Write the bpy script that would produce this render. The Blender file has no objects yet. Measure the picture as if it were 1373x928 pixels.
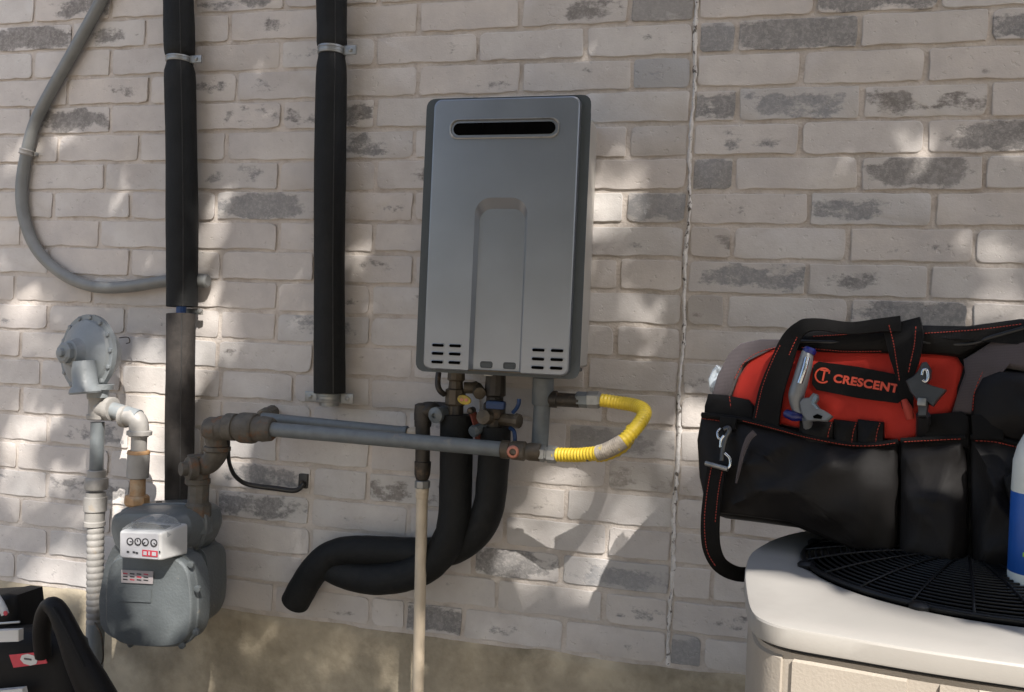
import bpy, bmesh, math, random
from mathutils import Vector as V, Matrix
R = random.Random(7)
S = bpy.context.scene
COL = S.collection

# ------------------------------------------------------------------ camera
CAM = V((0, -1.9633, 1.12)); FPX = 1150.0
_yaw, _pitch, _roll = -0.242576, -0.005657, 0.043389
FW = V((math.sin(_yaw)*math.cos(_pitch), math.cos(_yaw)*math.cos(_pitch), math.sin(_pitch)))
_r = V((math.cos(_yaw), -math.sin(_yaw), 0)); _u = _r.cross(FW)
RT = _r*math.cos(_roll) + _u*math.sin(_roll)
UP = _u*math.cos(_roll) - _r*math.sin(_roll)
cd = bpy.data.cameras.new('camera'); cam = bpy.data.objects.new('camera', cd); COL.objects.link(cam)
cam.matrix_world = Matrix(((RT.x, UP.x, -FW.x, CAM.x), (RT.y, UP.y, -FW.y, CAM.y), (RT.z, UP.z, -FW.z, CAM.z), (0, 0, 0, 1)))
cd.sensor_fit = 'HORIZONTAL'; cd.sensor_width = 36; cd.lens = FPX/1373*36; cd.clip_start = .02; cd.clip_end = 500
S.camera = cam

# ------------------------------------------------------------------ light
SUN = V((-.6, 1, -1.2)).normalized()           # the way the sunlight travels
ELEV = math.asin(-SUN.z); AZ = math.atan2(-SUN.x, -SUN.y)   # azimuth from +Y towards +X
w = bpy.data.worlds.new('World'); S.world = w; w.use_nodes = True
nt = w.node_tree; bg = nt.nodes['Background']
sky = nt.nodes.new('ShaderNodeTexSky'); sky.sky_type = 'NISHITA'; sky.sun_disc = False
sky.sun_elevation = ELEV; sky.sun_rotation = AZ; sky.air_density = 1.0; sky.dust_density = 3.0; sky.ozone_density = .6
nt.links.new(sky.outputs[0], bg.inputs[0]); bg.inputs[1].default_value = .128
sd = bpy.data.lights.new('sun', 'SUN'); sd.energy = 5.0; sd.angle = math.radians(.45); sd.color = (1, .94, .87)
so = bpy.data.objects.new('sun', sd); COL.objects.link(so)
so.rotation_mode = 'QUATERNION'; so.rotation_quaternion = SUN.to_track_quat('-Z', 'Y'); so.location = (3, -5, 7)
S.view_settings.view_transform = 'Standard'; S.view_settings.look = 'None'; S.view_settings.gamma = 1
S.view_settings.exposure = 1.06
S.cycles.max_bounces = 7; S.cycles.diffuse_bounces = 4; S.cycles.glossy_bounces = 3; S.cycles.transmission_bounces = 3; S.cycles.transparent_max_bounces = 6

# ------------------------------------------------------------------ helpers
def ray(px, py): return RT*((px-686.5)/FPX) - UP*((py-464)/FPX) + FW
def at(px, py, y=0.0):
    d = ray(px, py); return CAM + d*((y-CAM.y)/d.y)
def atz(px, py, z):
    d = ray(px, py); return CAM + d*((z-CAM.z)/d.z)
def onplane(px, py, o, n, off=0.0):
    d = ray(px, py); o = o + n*off; return CAM + d*((o-CAM).dot(n)/d.dot(n))

def thing(name, loc, label, cat, group=None):
    o = bpy.data.objects.new(name, None); COL.objects.link(o); o.location = V(loc)
    o['label'] = label; o['category'] = cat; o.empty_display_size = .05
    if group: o['group'] = group
    return o
def wloc(o):
    p = V((0, 0, 0))
    while o is not None: p = p + V(o.location); o = o.parent
    return p
def mesh(name, vs, fs, mat, parent=None, smooth=True, loc=None, sharp=None):
    """verts in world space; stored relative to the object's own place"""
    base = wloc(parent) if parent else V((0, 0, 0))
    org = V(loc) if loc is not None else base
    me = bpy.data.meshes.new(name)
    me.from_pydata([tuple(V(v)-org) for v in vs], [], fs); me.validate()
    bm = bmesh.new(); bm.from_mesh(me); bmesh.ops.recalc_face_normals(bm, faces=bm.faces)
    if smooth and sharp is not None:
        for e in bm.edges:
            e.smooth = not (len(e.link_faces) == 2 and e.calc_face_angle(0) > math.radians(sharp))
    for f in bm.faces: f.smooth = smooth
    bm.to_mesh(me); bm.free()
    o = bpy.data.objects.new(name, me); COL.objects.link(o); o.location = org-base
    if parent: o.parent = parent
    me.materials.append(mat)
    return o
def frm(d, hint=None):
    d = d.normalized(); h = hint or (V((0, 0, 1)) if abs(d.z) < .9 else V((1, 0, 0)))
    a = h.cross(d).normalized(); return a, d.cross(a).normalized()
def smooth_path(pts, n=6):
    pts = [V(p) for p in pts]; out = []
    for i in range(len(pts)-1):
        p0 = pts[max(i-1, 0)]; p1 = pts[i]; p2 = pts[i+1]; p3 = pts[min(i+2, len(pts)-1)]
        for k in range(n):
            t = k/n
            out.append(.5*((2*p1)+(p2-p0)*t+(2*p0-5*p1+4*p2-p3)*t*t+(3*p1-p0-3*p2+p3)*t**3))
    out.append(pts[-1]); return out
def sweep(pts, rad, seg=16, flat=None, hint=None, cap=True):
    """round (or flat: (half width, half thickness)) sweep along pts; rad: number or list"""
    n = len(pts); vs = []; fs = []
    d = (pts[1]-pts[0]).normalized(); a, b = frm(d, hint)
    for i in range(n):
        dn = (pts[min(i+1, n-1)]-pts[max(i-1, 0)]).normalized()
        q = d.rotation_difference(dn); a = (q @ a); a = (a-dn*a.dot(dn)).normalized(); b = dn.cross(a); d = dn
        r = rad[i] if isinstance(rad, (list, tuple)) else rad
        if flat:
            hw, ht = flat
            for x, y in ((-hw, -ht), (-hw*.5, -ht*1.3), (hw*.5, -ht*1.3), (hw, -ht), (hw, ht), (hw*.5, ht*1.3), (-hw*.5, ht*1.3), (-hw, ht)):
                vs.append(pts[i]+a*x*r+b*y)
        else:
            for k in range(seg):
                t = 2*math.pi*k/seg; vs.append(pts[i]+a*math.cos(t)*r+b*math.sin(t)*r)
    m = 8 if flat else seg
    for i in range(n-1):
        for k in range(m):
            fs.append((i*m+k, i*m+(k+1) % m, (i+1)*m+(k+1) % m, (i+1)*m+k))
    if cap: fs.append(tuple(range(m))[::-1]); fs.append(tuple((n-1)*m+k for k in range(m)))
    return vs, fs
def tube(name, pts, rad, mat, parent, seg=16, n=6, flat=None, hint=None, straight=False, sharp=50, loc=None):
    p = [V(q) for q in pts] if straight else smooth_path(pts, n)
    if isinstance(rad, (list, tuple)) and len(rad) != len(p):
        rr = []; m = len(rad)-1
        for i in range(len(p)):
            t = i/(len(p)-1)*m; k = min(int(t), m-1); rr.append(rad[k]+(rad[k+1]-rad[k])*(t-k))
        rad = rr
    return mesh(name, *sweep(p, rad, seg, flat, hint), mat, parent, True, loc, sharp)
def lathe(name, p, d, prof, mat, parent, seg=24, sharp=35, hint=None):
    """prof: (distance along d, radius)"""
    p = V(p); d = V(d).normalized(); a, b = frm(d, hint); vs = []; fs = []
    for t, r in prof:
        for k in range(seg):
            an = 2*math.pi*(k+.5)/seg; vs.append(p+d*t+a*math.cos(an)*r+b*math.sin(an)*r)
    for i in range(len(prof)-1):
        for k in range(seg): fs.append((i*seg+k, i*seg+(k+1) % seg, (i+1)*seg+(k+1) % seg, (i+1)*seg+k))
    fs.append(tuple(range(seg))[::-1]); fs.append(tuple((len(prof)-1)*seg+k for k in range(seg)))
    return mesh(name, vs, fs, mat, parent, True, None, sharp)
def ring_coll(r, h, lip=.003):
    return [(0, r-lip), (lip, r), (h-lip, r), (h, r-lip)]
def box(name, c, size, mat, parent, bev=.002, ax=None, sharp=40):
    c = V(c); ex, ey, ez = ax or (V((1, 0, 0)), V((0, 1, 0)), V((0, 0, 1)))
    bm = bmesh.new(); bmesh.ops.create_cube(bm, size=1)
    for v in bm.verts: v.co = V((v.co.x*size[0], v.co.y*size[1], v.co.z*size[2]))
    if bev: bmesh.ops.bevel(bm, geom=bm.edges[:], offset=bev, segments=2, affect='EDGES', profile=.6)
    bm.verts.ensure_lookup_table(); bm.verts.index_update()
    vs = [c+ex*v.co.x+ey*v.co.y+ez*v.co.z for v in bm.verts]; fs = [tuple(v.index for v in f.verts) for f in bm.faces]
    bm.free(); return mesh(name, vs, fs, mat, parent, True, None, sharp)
def loft(name, rings, mat, parent, smooth=True, sharp=40, cap0=True, cap1=True, loc=None):
    m = len(rings[0]); vs = [p for r in rings for p in r]; fs = []
    for i in range(len(rings)-1):
        for k in range(m): fs.append((i*m+k, i*m+(k+1) % m, (i+1)*m+(k+1) % m, (i+1)*m+k))
    if cap0: fs.append(tuple(range(m))[::-1])
    if cap1: fs.append(tuple((len(rings)-1)*m+k for k in range(m)))
    return mesh(name, vs, fs, mat, parent, smooth, loc, sharp)
def rounded(pts, rad, n=4):
    out = []; m = len(pts)
    for i in range(m):
        p = V(pts[i]); a = V(pts[i-1]); b = V(pts[(i+1) % m]); r = rad[i] if isinstance(rad, (list, tuple)) else rad
        da = (a-p); db = (b-p); ra = min(r, da.length*.48); rb = min(r, db.length*.48)
        s = p+da.normalized()*ra; e = p+db.normalized()*rb
        for k in range(n+1):
            t = k/n; out.append(s*(1-t)**2+p*2*t*(1-t)+e*t*t)
    return out
def densify(pts, step):
    out = []; m = len(pts)
    for i in range(m):
        a = V(pts[i]); b = V(pts[(i+1) % m]); k = max(1, int((b-a).length/step))
        out += [a+(b-a)*(j/k) for j in range(k)]
    return out
def pillow(name, outline, n, depths, mat, parent, back=.0, wob=0, seed=0, sharp=50, fine=False):
    """outline: world points (star shaped), n: outward normal, depths: (scale, height along n) from rim to middle; back: thickness behind the rim"""
    c = sum(outline, V((0, 0, 0)))/len(outline); rings = []
    rr = random.Random(seed)
    if back: rings.append([c+(p-c)*.985-n*back for p in outline])
    for s, h in depths:
        rings.append([c+(p-c)*s+n*(h+(rr.uniform(-wob, wob) if wob and s < 1 else 0)) for p in outline])
    return loft(name, rings, mat, parent, True, sharp)
def shield(outline, n, off): return [p+n*off for p in outline]
def plate(name, outline, n, th, mat, parent, sharp=40, bev=0.0):
    c = sum(outline, V((0, 0, 0)))/len(outline)
    rings = [[p for p in outline], [p+n*(th-bev) for p in outline]]
    if bev: rings.append([p+(c-p).normalized()*bev+n*th for p in outline])
    return loft(name, rings, mat, parent, True, sharp)

# ------------------------------------------------------------------ materials
def M(name, col, rough=.6, metal=0.0, var=.12, scale=30, bump=0.0, bscale=200, dirt=None, dscale=8, dlo=.5, dhi=.65, coat=0.0, rvar=.08, spec=None, streak=False, trans=0.0):
    m = bpy.data.materials.new(name); m.use_nodes = True; t = m.node_tree; L = t.links; N = t.nodes
    b = N['Principled BSDF']; b.inputs['Metallic'].default_value = metal
    b.inputs['Coat Weight'].default_value = coat
    if spec is not None: b.inputs['Specular IOR Level'].default_value = spec
    if trans: b.inputs['Transmission Weight'].default_value = trans
    tc = N.new('ShaderNodeTexCoord'); mp = N.new('ShaderNodeMapping'); L.new(tc.outputs['Object'], mp.inputs[0])
    if streak: mp.inputs['Scale'].default_value = (1, 1, .15)
    no = N.new('ShaderNodeTexNoise'); no.inputs['Scale'].default_value = scale; no.inputs['Detail'].default_value = 6
    L.new(mp.outputs[0], no.inputs[0])
    mx = N.new('ShaderNodeMix'); mx.data_type = 'RGBA'
    lo = [max(0, c*(1-var)) for c in col]; hi = [min(1, c*(1+var)) for c in col]
    mx.inputs[6].default_value = (*lo, 1); mx.inputs[7].default_value = (*hi, 1)
    cr = N.new('ShaderNodeMapRange'); cr.inputs[1].default_value = .3; cr.inputs[2].default_value = .7
    L.new(no.outputs[0], cr.inputs[0]); L.new(cr.outputs[0], mx.inputs[0]); last = mx.outputs[2]
    if dirt:
        n2 = N.new('ShaderNodeTexNoise'); n2.inputs['Scale'].default_value = dscale; n2.inputs['Detail'].default_value = 8; n2.inputs['Roughness'].default_value = .65
        L.new(mp.outputs[0], n2.inputs[0])
        r2 = N.new('ShaderNodeMapRange'); r2.inputs[1].default_value = dlo; r2.inputs[2].default_value = dhi; L.new(n2.outputs[0], r2.inputs[0])
        m2 = N.new('ShaderNodeMix'); m2.data_type = 'RGBA'; L.new(r2.outputs[0], m2.inputs[0]); L.new(last, m2.inputs[6]); m2.inputs[7].default_value = (*dirt, 1); last = m2.outputs[2]
        if metal:
            mm = N.new('ShaderNodeMath'); mm.operation = 'MULTIPLY_ADD'; L.new(r2.outputs[0], mm.inputs[0]); mm.inputs[1].default_value = -metal; mm.inputs[2].default_value = metal; L.new(mm.outputs[0], b.inputs['Metallic'])
    L.new(last, b.inputs['Base Color'])
    rr = N.new('ShaderNodeMapRange'); rr.inputs[3].default_value = max(.02, rough-rvar); rr.inputs[4].default_value = min(1, rough+rvar); L.new(no.outputs[0], rr.inputs[0]); L.new(rr.outputs[0], b.inputs['Roughness'])
    if bump:
        n3 = N.new('ShaderNodeTexNoise'); n3.inputs['Scale'].default_value = bscale; n3.inputs['Detail'].default_value = 4; L.new(tc.outputs['Object'], n3.inputs[0])
        bp = N.new('ShaderNodeBump'); bp.inputs['Strength'].default_value = bump; bp.inputs['Distance'].default_value = .003; L.new(n3.outputs[0], bp.inputs['Height']); L.new(bp.outputs[0], b.inputs['Normal'])
    return m
def cloth(name, col, rough=.7, sc=900, bump=.35, sheen=.2, var=.15):
    m = M(name, col, rough, 0, var, 12, .5, 18); t = m.node_tree; N = t.nodes; L = t.links; b = N['Principled BSDF']
    b.inputs['Sheen Weight'].default_value = sheen; b.inputs['Specular IOR Level'].default_value = .15
    tc = [n for n in N if n.type == 'TEX_COORD'][0]
    w1 = N.new('ShaderNodeTexWave'); w1.inputs['Scale'].default_value = sc/6; w1.bands_direction = 'X'; L.new(tc.outputs['Object'], w1.inputs[0])
    w2 = N.new('ShaderNodeTexWave'); w2.inputs['Scale'].default_value = sc/6; w2.bands_direction = 'Z'; L.new(tc.outputs['Object'], w2.inputs[0])
    ad = N.new('ShaderNodeMath'); ad.operation = 'ADD'; L.new(w1.outputs[1], ad.inputs[0]); L.new(w2.outputs[1], ad.inputs[1])
    old = b.inputs['Normal'].links[0].from_socket
    bp = N.new('ShaderNodeBump'); bp.inputs['Strength'].default_value = bump; bp.inputs['Distance'].default_value = .0006; L.new(ad.outputs[0], bp.inputs['Height']); L.new(old, bp.inputs['Normal']); L.new(bp.outputs[0], b.inputs['Normal'])
    return m

def brick_mat():
    m = bpy.data.materials.new('limewashed_brick'); m.use_nodes = True; t = m.node_tree; N = t.nodes; L = t.links; b = N['Principled BSDF']
    b.inputs['Roughness'].default_value = .88; b.inputs['Specular IOR Level'].default_value = .25
    tc = N.new('ShaderNodeTexCoord'); oi = N.new('ShaderNodeObjectInfo'); sp = N.new('ShaderNodeSeparateColor'); L.new(oi.outputs['Color'], sp.inputs[0])
    off = N.new('ShaderNodeVectorMath'); off.operation = 'SCALE'; off.inputs[0].default_value = (17, 9, 23); L.new(oi.outputs['Random'], off.inputs['Scale'])
    co = N.new('ShaderNodeVectorMath'); co.operation = 'ADD'; L.new(tc.outputs['Object'], co.inputs[0]); L.new(off.outputs[0], co.inputs[1])
    def noise(s, d=6, r=.6, sc=None):
        n = N.new('ShaderNodeTexNoise'); n.inputs['Scale'].default_value = s; n.inputs['Detail'].default_value = d; n.inputs['Roughness'].default_value = r
        if sc:
            mp = N.new('ShaderNodeMapping'); mp.inputs['Scale'].default_value = sc; L.new(co.outputs[0], mp.inputs[0]); L.new(mp.outputs[0], n.inputs[0])
        else: L.new(co.outputs[0], n.inputs[0])
        return n.outputs[0]
    def mr(v, a, bb, c=0, d=1):
        n = N.new('ShaderNodeMapRange'); n.inputs[1].default_value = a; n.inputs[2].default_value = bb; n.inputs[3].default_value = c; n.inputs[4].default_value = d
        L.new(v, n.inputs[0]) if not isinstance(v, (int, float)) else None; return n.outputs[0]
    def mix(f, a, c):
        n = N.new('ShaderNodeMix'); n.data_type = 'RGBA'
        L.new(f, n.inputs[0])
        for i, x in ((6, a), (7, c)):
            if isinstance(x, tuple): n.inputs[i].default_value = (*x, 1)
            else: L.new(x, n.inputs[i])
        return n.outputs[2]
    def math_(op, a, c=None):
        n = N.new('ShaderNodeMath'); n.operation = op; n.use_clamp = op in ('MULTIPLY',)
        for i, x in ((0, a), (1, c)):
            if x is None: continue
            if isinstance(x, (int, float)): n.inputs[i].default_value = x
            else: L.new(x, n.inputs[i])
        return n.outputs[0]
    # wash: warm white / cool white by brick, blotches
    tone = mix(oi.outputs['Random'], (.56, .517, .478), (.545, .528, .508))
    base = mix(mr(noise(9, 4), .35, .7), tone, (.45, .42, .402))
    base = mix(mr(noise(60, 3, .7), .62, .8, 0, .35), base, (.36, .32, .27))
    # where the wash has worn off: grey body of the brick (amount in object colour red)
    sx = N.new('ShaderNodeSeparateXYZ'); L.new(tc.outputs['Object'], sx.inputs[0])
    xo = math_('ADD', sx.outputs[0], mr(oi.outputs['Random'], 0, 1, -.045, .045))
    ez = mr(math_('ABSOLUTE', sx.outputs[2]), .014, .036, 0, .30); ex = mr(math_('ABSOLUTE', xo), .05, .15, 0, .30)
    edge = math_('ADD', ez, ex)
    pn = math_('SUBTRACT', math_('ADD', mr(noise(13, 7, .70, (.8, 1, 1.25)), 0, 1, 0, 1.7), sp.outputs[0]), edge)
    pm = mr(pn, 1.17, 1.30)
    fine = mr(noise(120, 4, .8), .42, .52)
    pm2 = math_('MULTIPLY', pm, math_('ADD', math_('MULTIPLY', fine, .28), .70))
    grey = mix(sp.outputs[2], (.175, .16, .148), (.195, .197, .202))
    grey = mix(mr(noise(40, 4), .4, .7, 0, .6), grey, (.31, .297, .285))
    base = mix(pm2, base, grey)
    # whole-brick grey tint (object colour green)
    base = mix(sp.outputs[1], base, mix(sp.outputs[2], (.30, .27, .235), (.33, .335, .345)))
    L.new(base, b.inputs['Base Color'])
    h = math_('ADD', math_('MULTIPLY', noise(45, 4, .65), 1.0), math_('MULTIPLY', noise(260, 3, .7), .45))
    h = math_('SUBTRACT', h, math_('MULTIPLY', pm2, .35))
    pit = mr(noise(75, 2, .5), .66, .72, 0, .8); h = math_('SUBTRACT', h, pit)
    bp = N.new('ShaderNodeBump'); bp.inputs['Strength'].default_value = .42; bp.inputs['Distance'].default_value = .003; L.new(h, bp.inputs['Height']); L.new(bp.outputs[0], b.inputs['Normal'])
    return m
BRICK = brick_mat()
MORTAR = M('mortar', (.505, .46, .42), .95, 0, .13, 14, .8, 130, dirt=(.37, .32, .28), dscale=22, dlo=.52, dhi=.75, spec=.2)
CAULK = M('caulk', (.60, .58, .555), .6, 0, .12, 60, .7, 120, dirt=(.10, .085, .07), dscale=62, dlo=.55, dhi=.60)
CONC = M('foundation_concrete', (.40, .345, .255), .93, 0, .3, 9, 1.0, 55, dirt=(.20, .17, .12), dscale=5.0, dlo=.46, dhi=.70, spec=.2)
FOAM = M('foam_insulation', (.0105, .0112, .0115), .68, 0, .3, 18, .35, 160, dirt=(.022, .021, .019), dscale=14, dlo=.55, dhi=.8, spec=.22)
DUST_LIT = M('dusty_sunlit_foam', (.026, .0235, .022), .8, 0, .3, 10, .35, 160, dirt=(.055, .048, .043), dscale=9, dlo=.45, dhi=.7, spec=.2)  # dust, plus the sun on the lower sleeve put into the colour
SEAM = M('seam_adhesive', (.02, .02, .02), .45, 0, .3, 60)
GREYP = M('grey_pipe_paint', (.115, .13, .138), .45, 0, .15, 40, .15, 200, dirt=(.22, .19, .155), dscale=26, dlo=.6, dhi=.75)
CONDUIT = M('grey_conduit', (.17, .175, .17), .42, 0, .1, 30, .1, 150)
REG = M('meter_grey_paint', (.185, .202, .21), .42, 0, .08, 24, .25, 160, dirt=(.22, .20, .17), dscale=18, dlo=.62, dhi=.8)
METER = M('meter_case_paint', (.098, .110, .114), .4, 0, .08, 20, .3, 190, dirt=(.19, .175, .15), dscale=36, dlo=.64, dhi=.70)
LPIPE = M('pale_grey_fitting', (.265, .255, .24), .5, 0, .1, 40, .2, 150, dirt=(.27, .20, .12), dscale=20, dlo=.6, dhi=.74)
RUST = M('rusty_fitting', (.092, .082, .068), .72, .15, .25, 50, .6, 160, dirt=(.13, .06, .025), dscale=26, dlo=.54, dhi=.66)
OCHRE = M('ochre_fitting', (.34, .20, .095), .6, 0, .2, 45, .3, 140, dirt=(.40, .33, .24), dscale=18, dlo=.5, dhi=.65)
DARKM = M('dark_bronze_pipe', (.035, .030, .025), .5, .35, .2, 40, .3, 150, dirt=(.13, .085, .05), dscale=22, dlo=.55, dhi=.7)
BRASS = M('weathered_brass', (.085, .068, .048), .55, .4, .2, 45, .3, 150, dirt=(.11, .095, .075), dscale=24, dlo=.5, dhi=.66)
STEEL = M('zinc_steel', (.27, .275, .27), .42, .7, .15, 60, .15, 200, dirt=(.25, .23, .2), dscale=30, dlo=.55, dhi=.75)
CHROME = M('chrome', (.62, .64, .66), .2, 1, .08, 40)
CREAM = M('cream_plastic_pipe', (.50, .42, .315), .5, 0, .08, 25, .1, 120, dirt=(.34, .27, .18), dscale=12, dlo=.55, dhi=.75)
YELLOW = M('yellow_hose_coating', (.62, .45, .035), .42, 0, .1, 40, .1, 200, dirt=(.40, .29, .07), dscale=30, dlo=.6, dhi=.75)
TAPE = M('grey_tape', (.33, .29, .24), .8, 0, .3, 60, .6, 200, dirt=(.52, .40, .07), dscale=24, dlo=.6, dhi=.66)
YELT = M('yellow_tag', (.42, .30, .025), .5, dirt=(.2, .15, .05), dscale=40)
BLUE = M('blue_handle', (.006, .03, .10), .5, 0, .2)
BLUEP = M('blue_pex', (.01, .07, .27), .4)
REDP = M('red_pipe', (.17, .045, .03), .6)
COPPER = M('copper_red_valve', (.42, .17, .12), .42, .5, .15, 60)
PANEL = M('heater_panel_paint', (.262, .279, .306), .31, .7, .05, 9, .04, 500, rvar=.05)
TRIM = M('heater_trim_plastic', (.048, .058, .063), .5, 0, .08, 20, .15, 300)
CASE = M('heater_case', (.40, .38, .345), .5, .2, .06, 12)
VOID = M('opening_shade', (.003, .003, .003), .95, spec=.0)  # near black: the shade inside openings, put into the colour
LID = M('air_conditioner_lid', (.30, .287, .266), .4, 0, .05, 5, .04, 380, dirt=(.27, .255, .235), dscale=9, dlo=.52, dhi=.8)
CAB = M('air_conditioner_cabinet', (.31, .277, .235), .45, 0, .05, 6, .2, 300, dirt=(.30, .26, .21), dscale=7, dlo=.55, dhi=.85, streak=True)
WIRE = M('black_wire', (.006, .006, .0065), .45, 0, spec=.3)
BLKPL = M('black_plastic', (.014, .014, .015), .38)
NYLON = cloth('black_nylon', (.0055, .005, .005), .5, 900, .3, .02)
SHINY = cloth('coated_black_fabric', (.0115, .0105, .0105), .5, 1200, .2, .0)
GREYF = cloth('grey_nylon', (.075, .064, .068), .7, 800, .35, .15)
REDF = cloth('red_nylon', (.40, .026, .016), .55, 1100, .3, .1, .1)
STITCH = M('red_stitching', (.36, .036, .018), .7)
LOGO = M('logo_red', (.62, .075, .035), .55)
WEB = cloth('black_webbing', (.005, .0048, .0048), .6, 1500, .5, .02)
WHITE = M('white_plastic', (.42, .42, .415), .4, 0, .05)
IDX = M('index_face', (.40, .40, .42), .35, 0, .05)
CLEAR = M('clear_dome', (.34, .36, .37), .12, 0, .05); CLEAR.node_tree.nodes['Principled BSDF'].inputs['Alpha'].default_value = .45
PLASTICBAG = M('clear_wrapper', (.55, .62, .68), .15, 0, .1, 40, .8, 40); PLASTICBAG.node_tree.nodes['Principled BSDF'].inputs['Alpha'].default_value = .5
REDL = M('red_label', (.42, .03, .05), .5)
BOTTLE = M('bottle_plastic', (.60, .64, .62), .35, 0, .05)
BLUEL = M('blue_label', (.012, .085, .36), .4, 0, .1)
GREENL = M('green_print', (.25, .55, .03), .4)
LABEL = M('meter_plate', (.42, .38, .38), .4, .3, .1)
INK = M('black_ink', (.02, .02, .022), .6)
SILVERH = M('grey_tool_grip', (.17, .18, .19), .4, .3)
BLUEG = M('dark_blue_grip', (.006, .01, .10), .3)
BLACKT = M('black_oxide_steel', (.08, .083, .088), .38, .7)
GROUND = M('patio_concrete', (.25, .21, .165), .95, 0, .15, 3, .5, 60, dirt=(.18, .155, .12), dscale=1.5)
BARK = M('bark', (.10, .075, .05), .9, 0, .3, 20, .9, 30)
LEAF = M('leaf', (.06, .11, .03), .5, 0, .35, 3)

# ------------------------------------------------------------------ ground
g = mesh('ground', [(-80, -80, 0), (80, -80, 0), (80, 80, 0), (-80, 80, 0)], [(0, 1, 2, 3)], GROUND, None, False); g['kind'] = 'structure'

# ------------------------------------------------------------------ brick wall
CO = .0762; Z0 = 1.9353; BH = .0662; JT = .0105; XC = -.092
joints = {   # head joints read off the photograph: (px, py) by course
 0: [(45,22),(148,15),(380,5)], 1: [(96,52),(195.5,47.6),(308,37.6),(561,22),(698.5,17),(844,12),(1093,10),(1259.5,6)],
 2: [(44,95),(148,88),(375.6,75),(503,67.7),(641,60),(786,55),(988,50),(1153,45),(1327,40)],
 3: [(90,125),(200.5,123),(317,115),(560,108),(698.5,100),(847.6,98),(1075.4,93),(1242,90)],
 4: [(148,160),(378,150),(503.4,150),(989,140),(1155.6,140),(1326,140)],
 5: [(78,200),(187,200),(303,195),(555,190),(842.6,185),(1073,188),(1241,185)],
 6: [(140,242),(373,240),(503,240),(984,244),(1152,240),(1320,242)],
 7: [(71,277),(175,277),(289.5,275),(424,273),(555,272),(837.6,277),(1085,277),(1252,280)],
 8: [(27.5,312),(133,315),(373,317),(501,317),(982,322),(1137,327),(1307,330)],
 9: [(65,348),(174,352),(296,355),(555,362),(829,367),(1082,372),(1247,377)],
 10: [(19,387),(123,400),(372,400),(497,402),(973,417),(1138,417),(1301,420)],
 11: [(64,427),(167,432),(294,435),(370,440),(496,445),(825,460)],
 12: [(27,469),(291,478),(419.5,481),(553.5,486)],
 13: [(54,501),(161.6,509),(295.7,514),(496,527),(809,557)],
 14: [(27.5,536),(297,560),(419,555),(547,562),(761,589)],
 15: [(64.6,574),(173,584),(372,604),(496,612),(814,637)],
 16: [(22.5,612),(418,647),(493,652),(759,674)],
 17: [(62.6,647),(547,708),(814,726)],
 18: [(27.5,677),(415.7,731),(752,761),(955,781)],
 19: [(64,718),(809,814)],
 20: [(20,760),(496,821),(543,826),(620,836),(756,851),(942,869)]}
# bricks whose wash has worn off: px, py, amount, tint, coolness
worn = [(60,55,.62,0,.2),(115,6,.5,0,.2),(103,163,.6,0,.3),(327,3,.5,0,.5),(355,275,.62,.25,.8),(395,152,.5,0,.3),(510,195,.42,.1,.8),(480,440,.42,.3,1),
 (890,8,.7,.6,.5),(890,98,.2,.75,1),(965,48,.62,.3,.8),(1070,48,.68,.15,.6),(1175,2,.66,0,.6),(1358,42,.6,0,.8),(962,141,.52,.1,.6),(1062,141,.44,.35,1),
 (1240,141,.45,.1,.1),(955,235,.66,.3,.7),(885,275,.68,.35,.9),(1305,187,.5,.1,.4),(1235,237,.56,.2,.4),(1168,281,.46,.2,1),(1000,373,.47,.3,.9),(1215,417,.66,.1,.8),
 (860,592,.6,.55,.5),(861,637,.42,.55,.1),(695,757,.62,0,.6),(830,766,.5,.5,.9),(88,652,.52,0,.5),(95,579,.46,.1,.8),(523,660,.45,.2,0),(596,836,.56,0,.5),
 (919,870,.55,.5,.7),(175,473,.3,.5,1),(300,672,.52,.1,.6),(298,640,.46,.1,.8),(850,190,.2,.3,.1),(945,415,.2,.55,.1),(850,410,.2,.3,.8),(970,330,.3,.3,.1),(320,235,.3,.25,.8),(130,165,.4,0,.2),
 (1330,141,.42,.3,.2),(165,45,.4,.05,.4),(1340,240,.2,.3,.8),(745,10,.4,.15,.2)]
XL, XR = -2.22, .86
wall = thing('brick_wall', (-.7, .06, .41), 'whitewashed brick house wall with worn grey bricks above a concrete foundation', 'wall')
ZT = 2.72; ZB = Z0-20*CO
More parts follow.
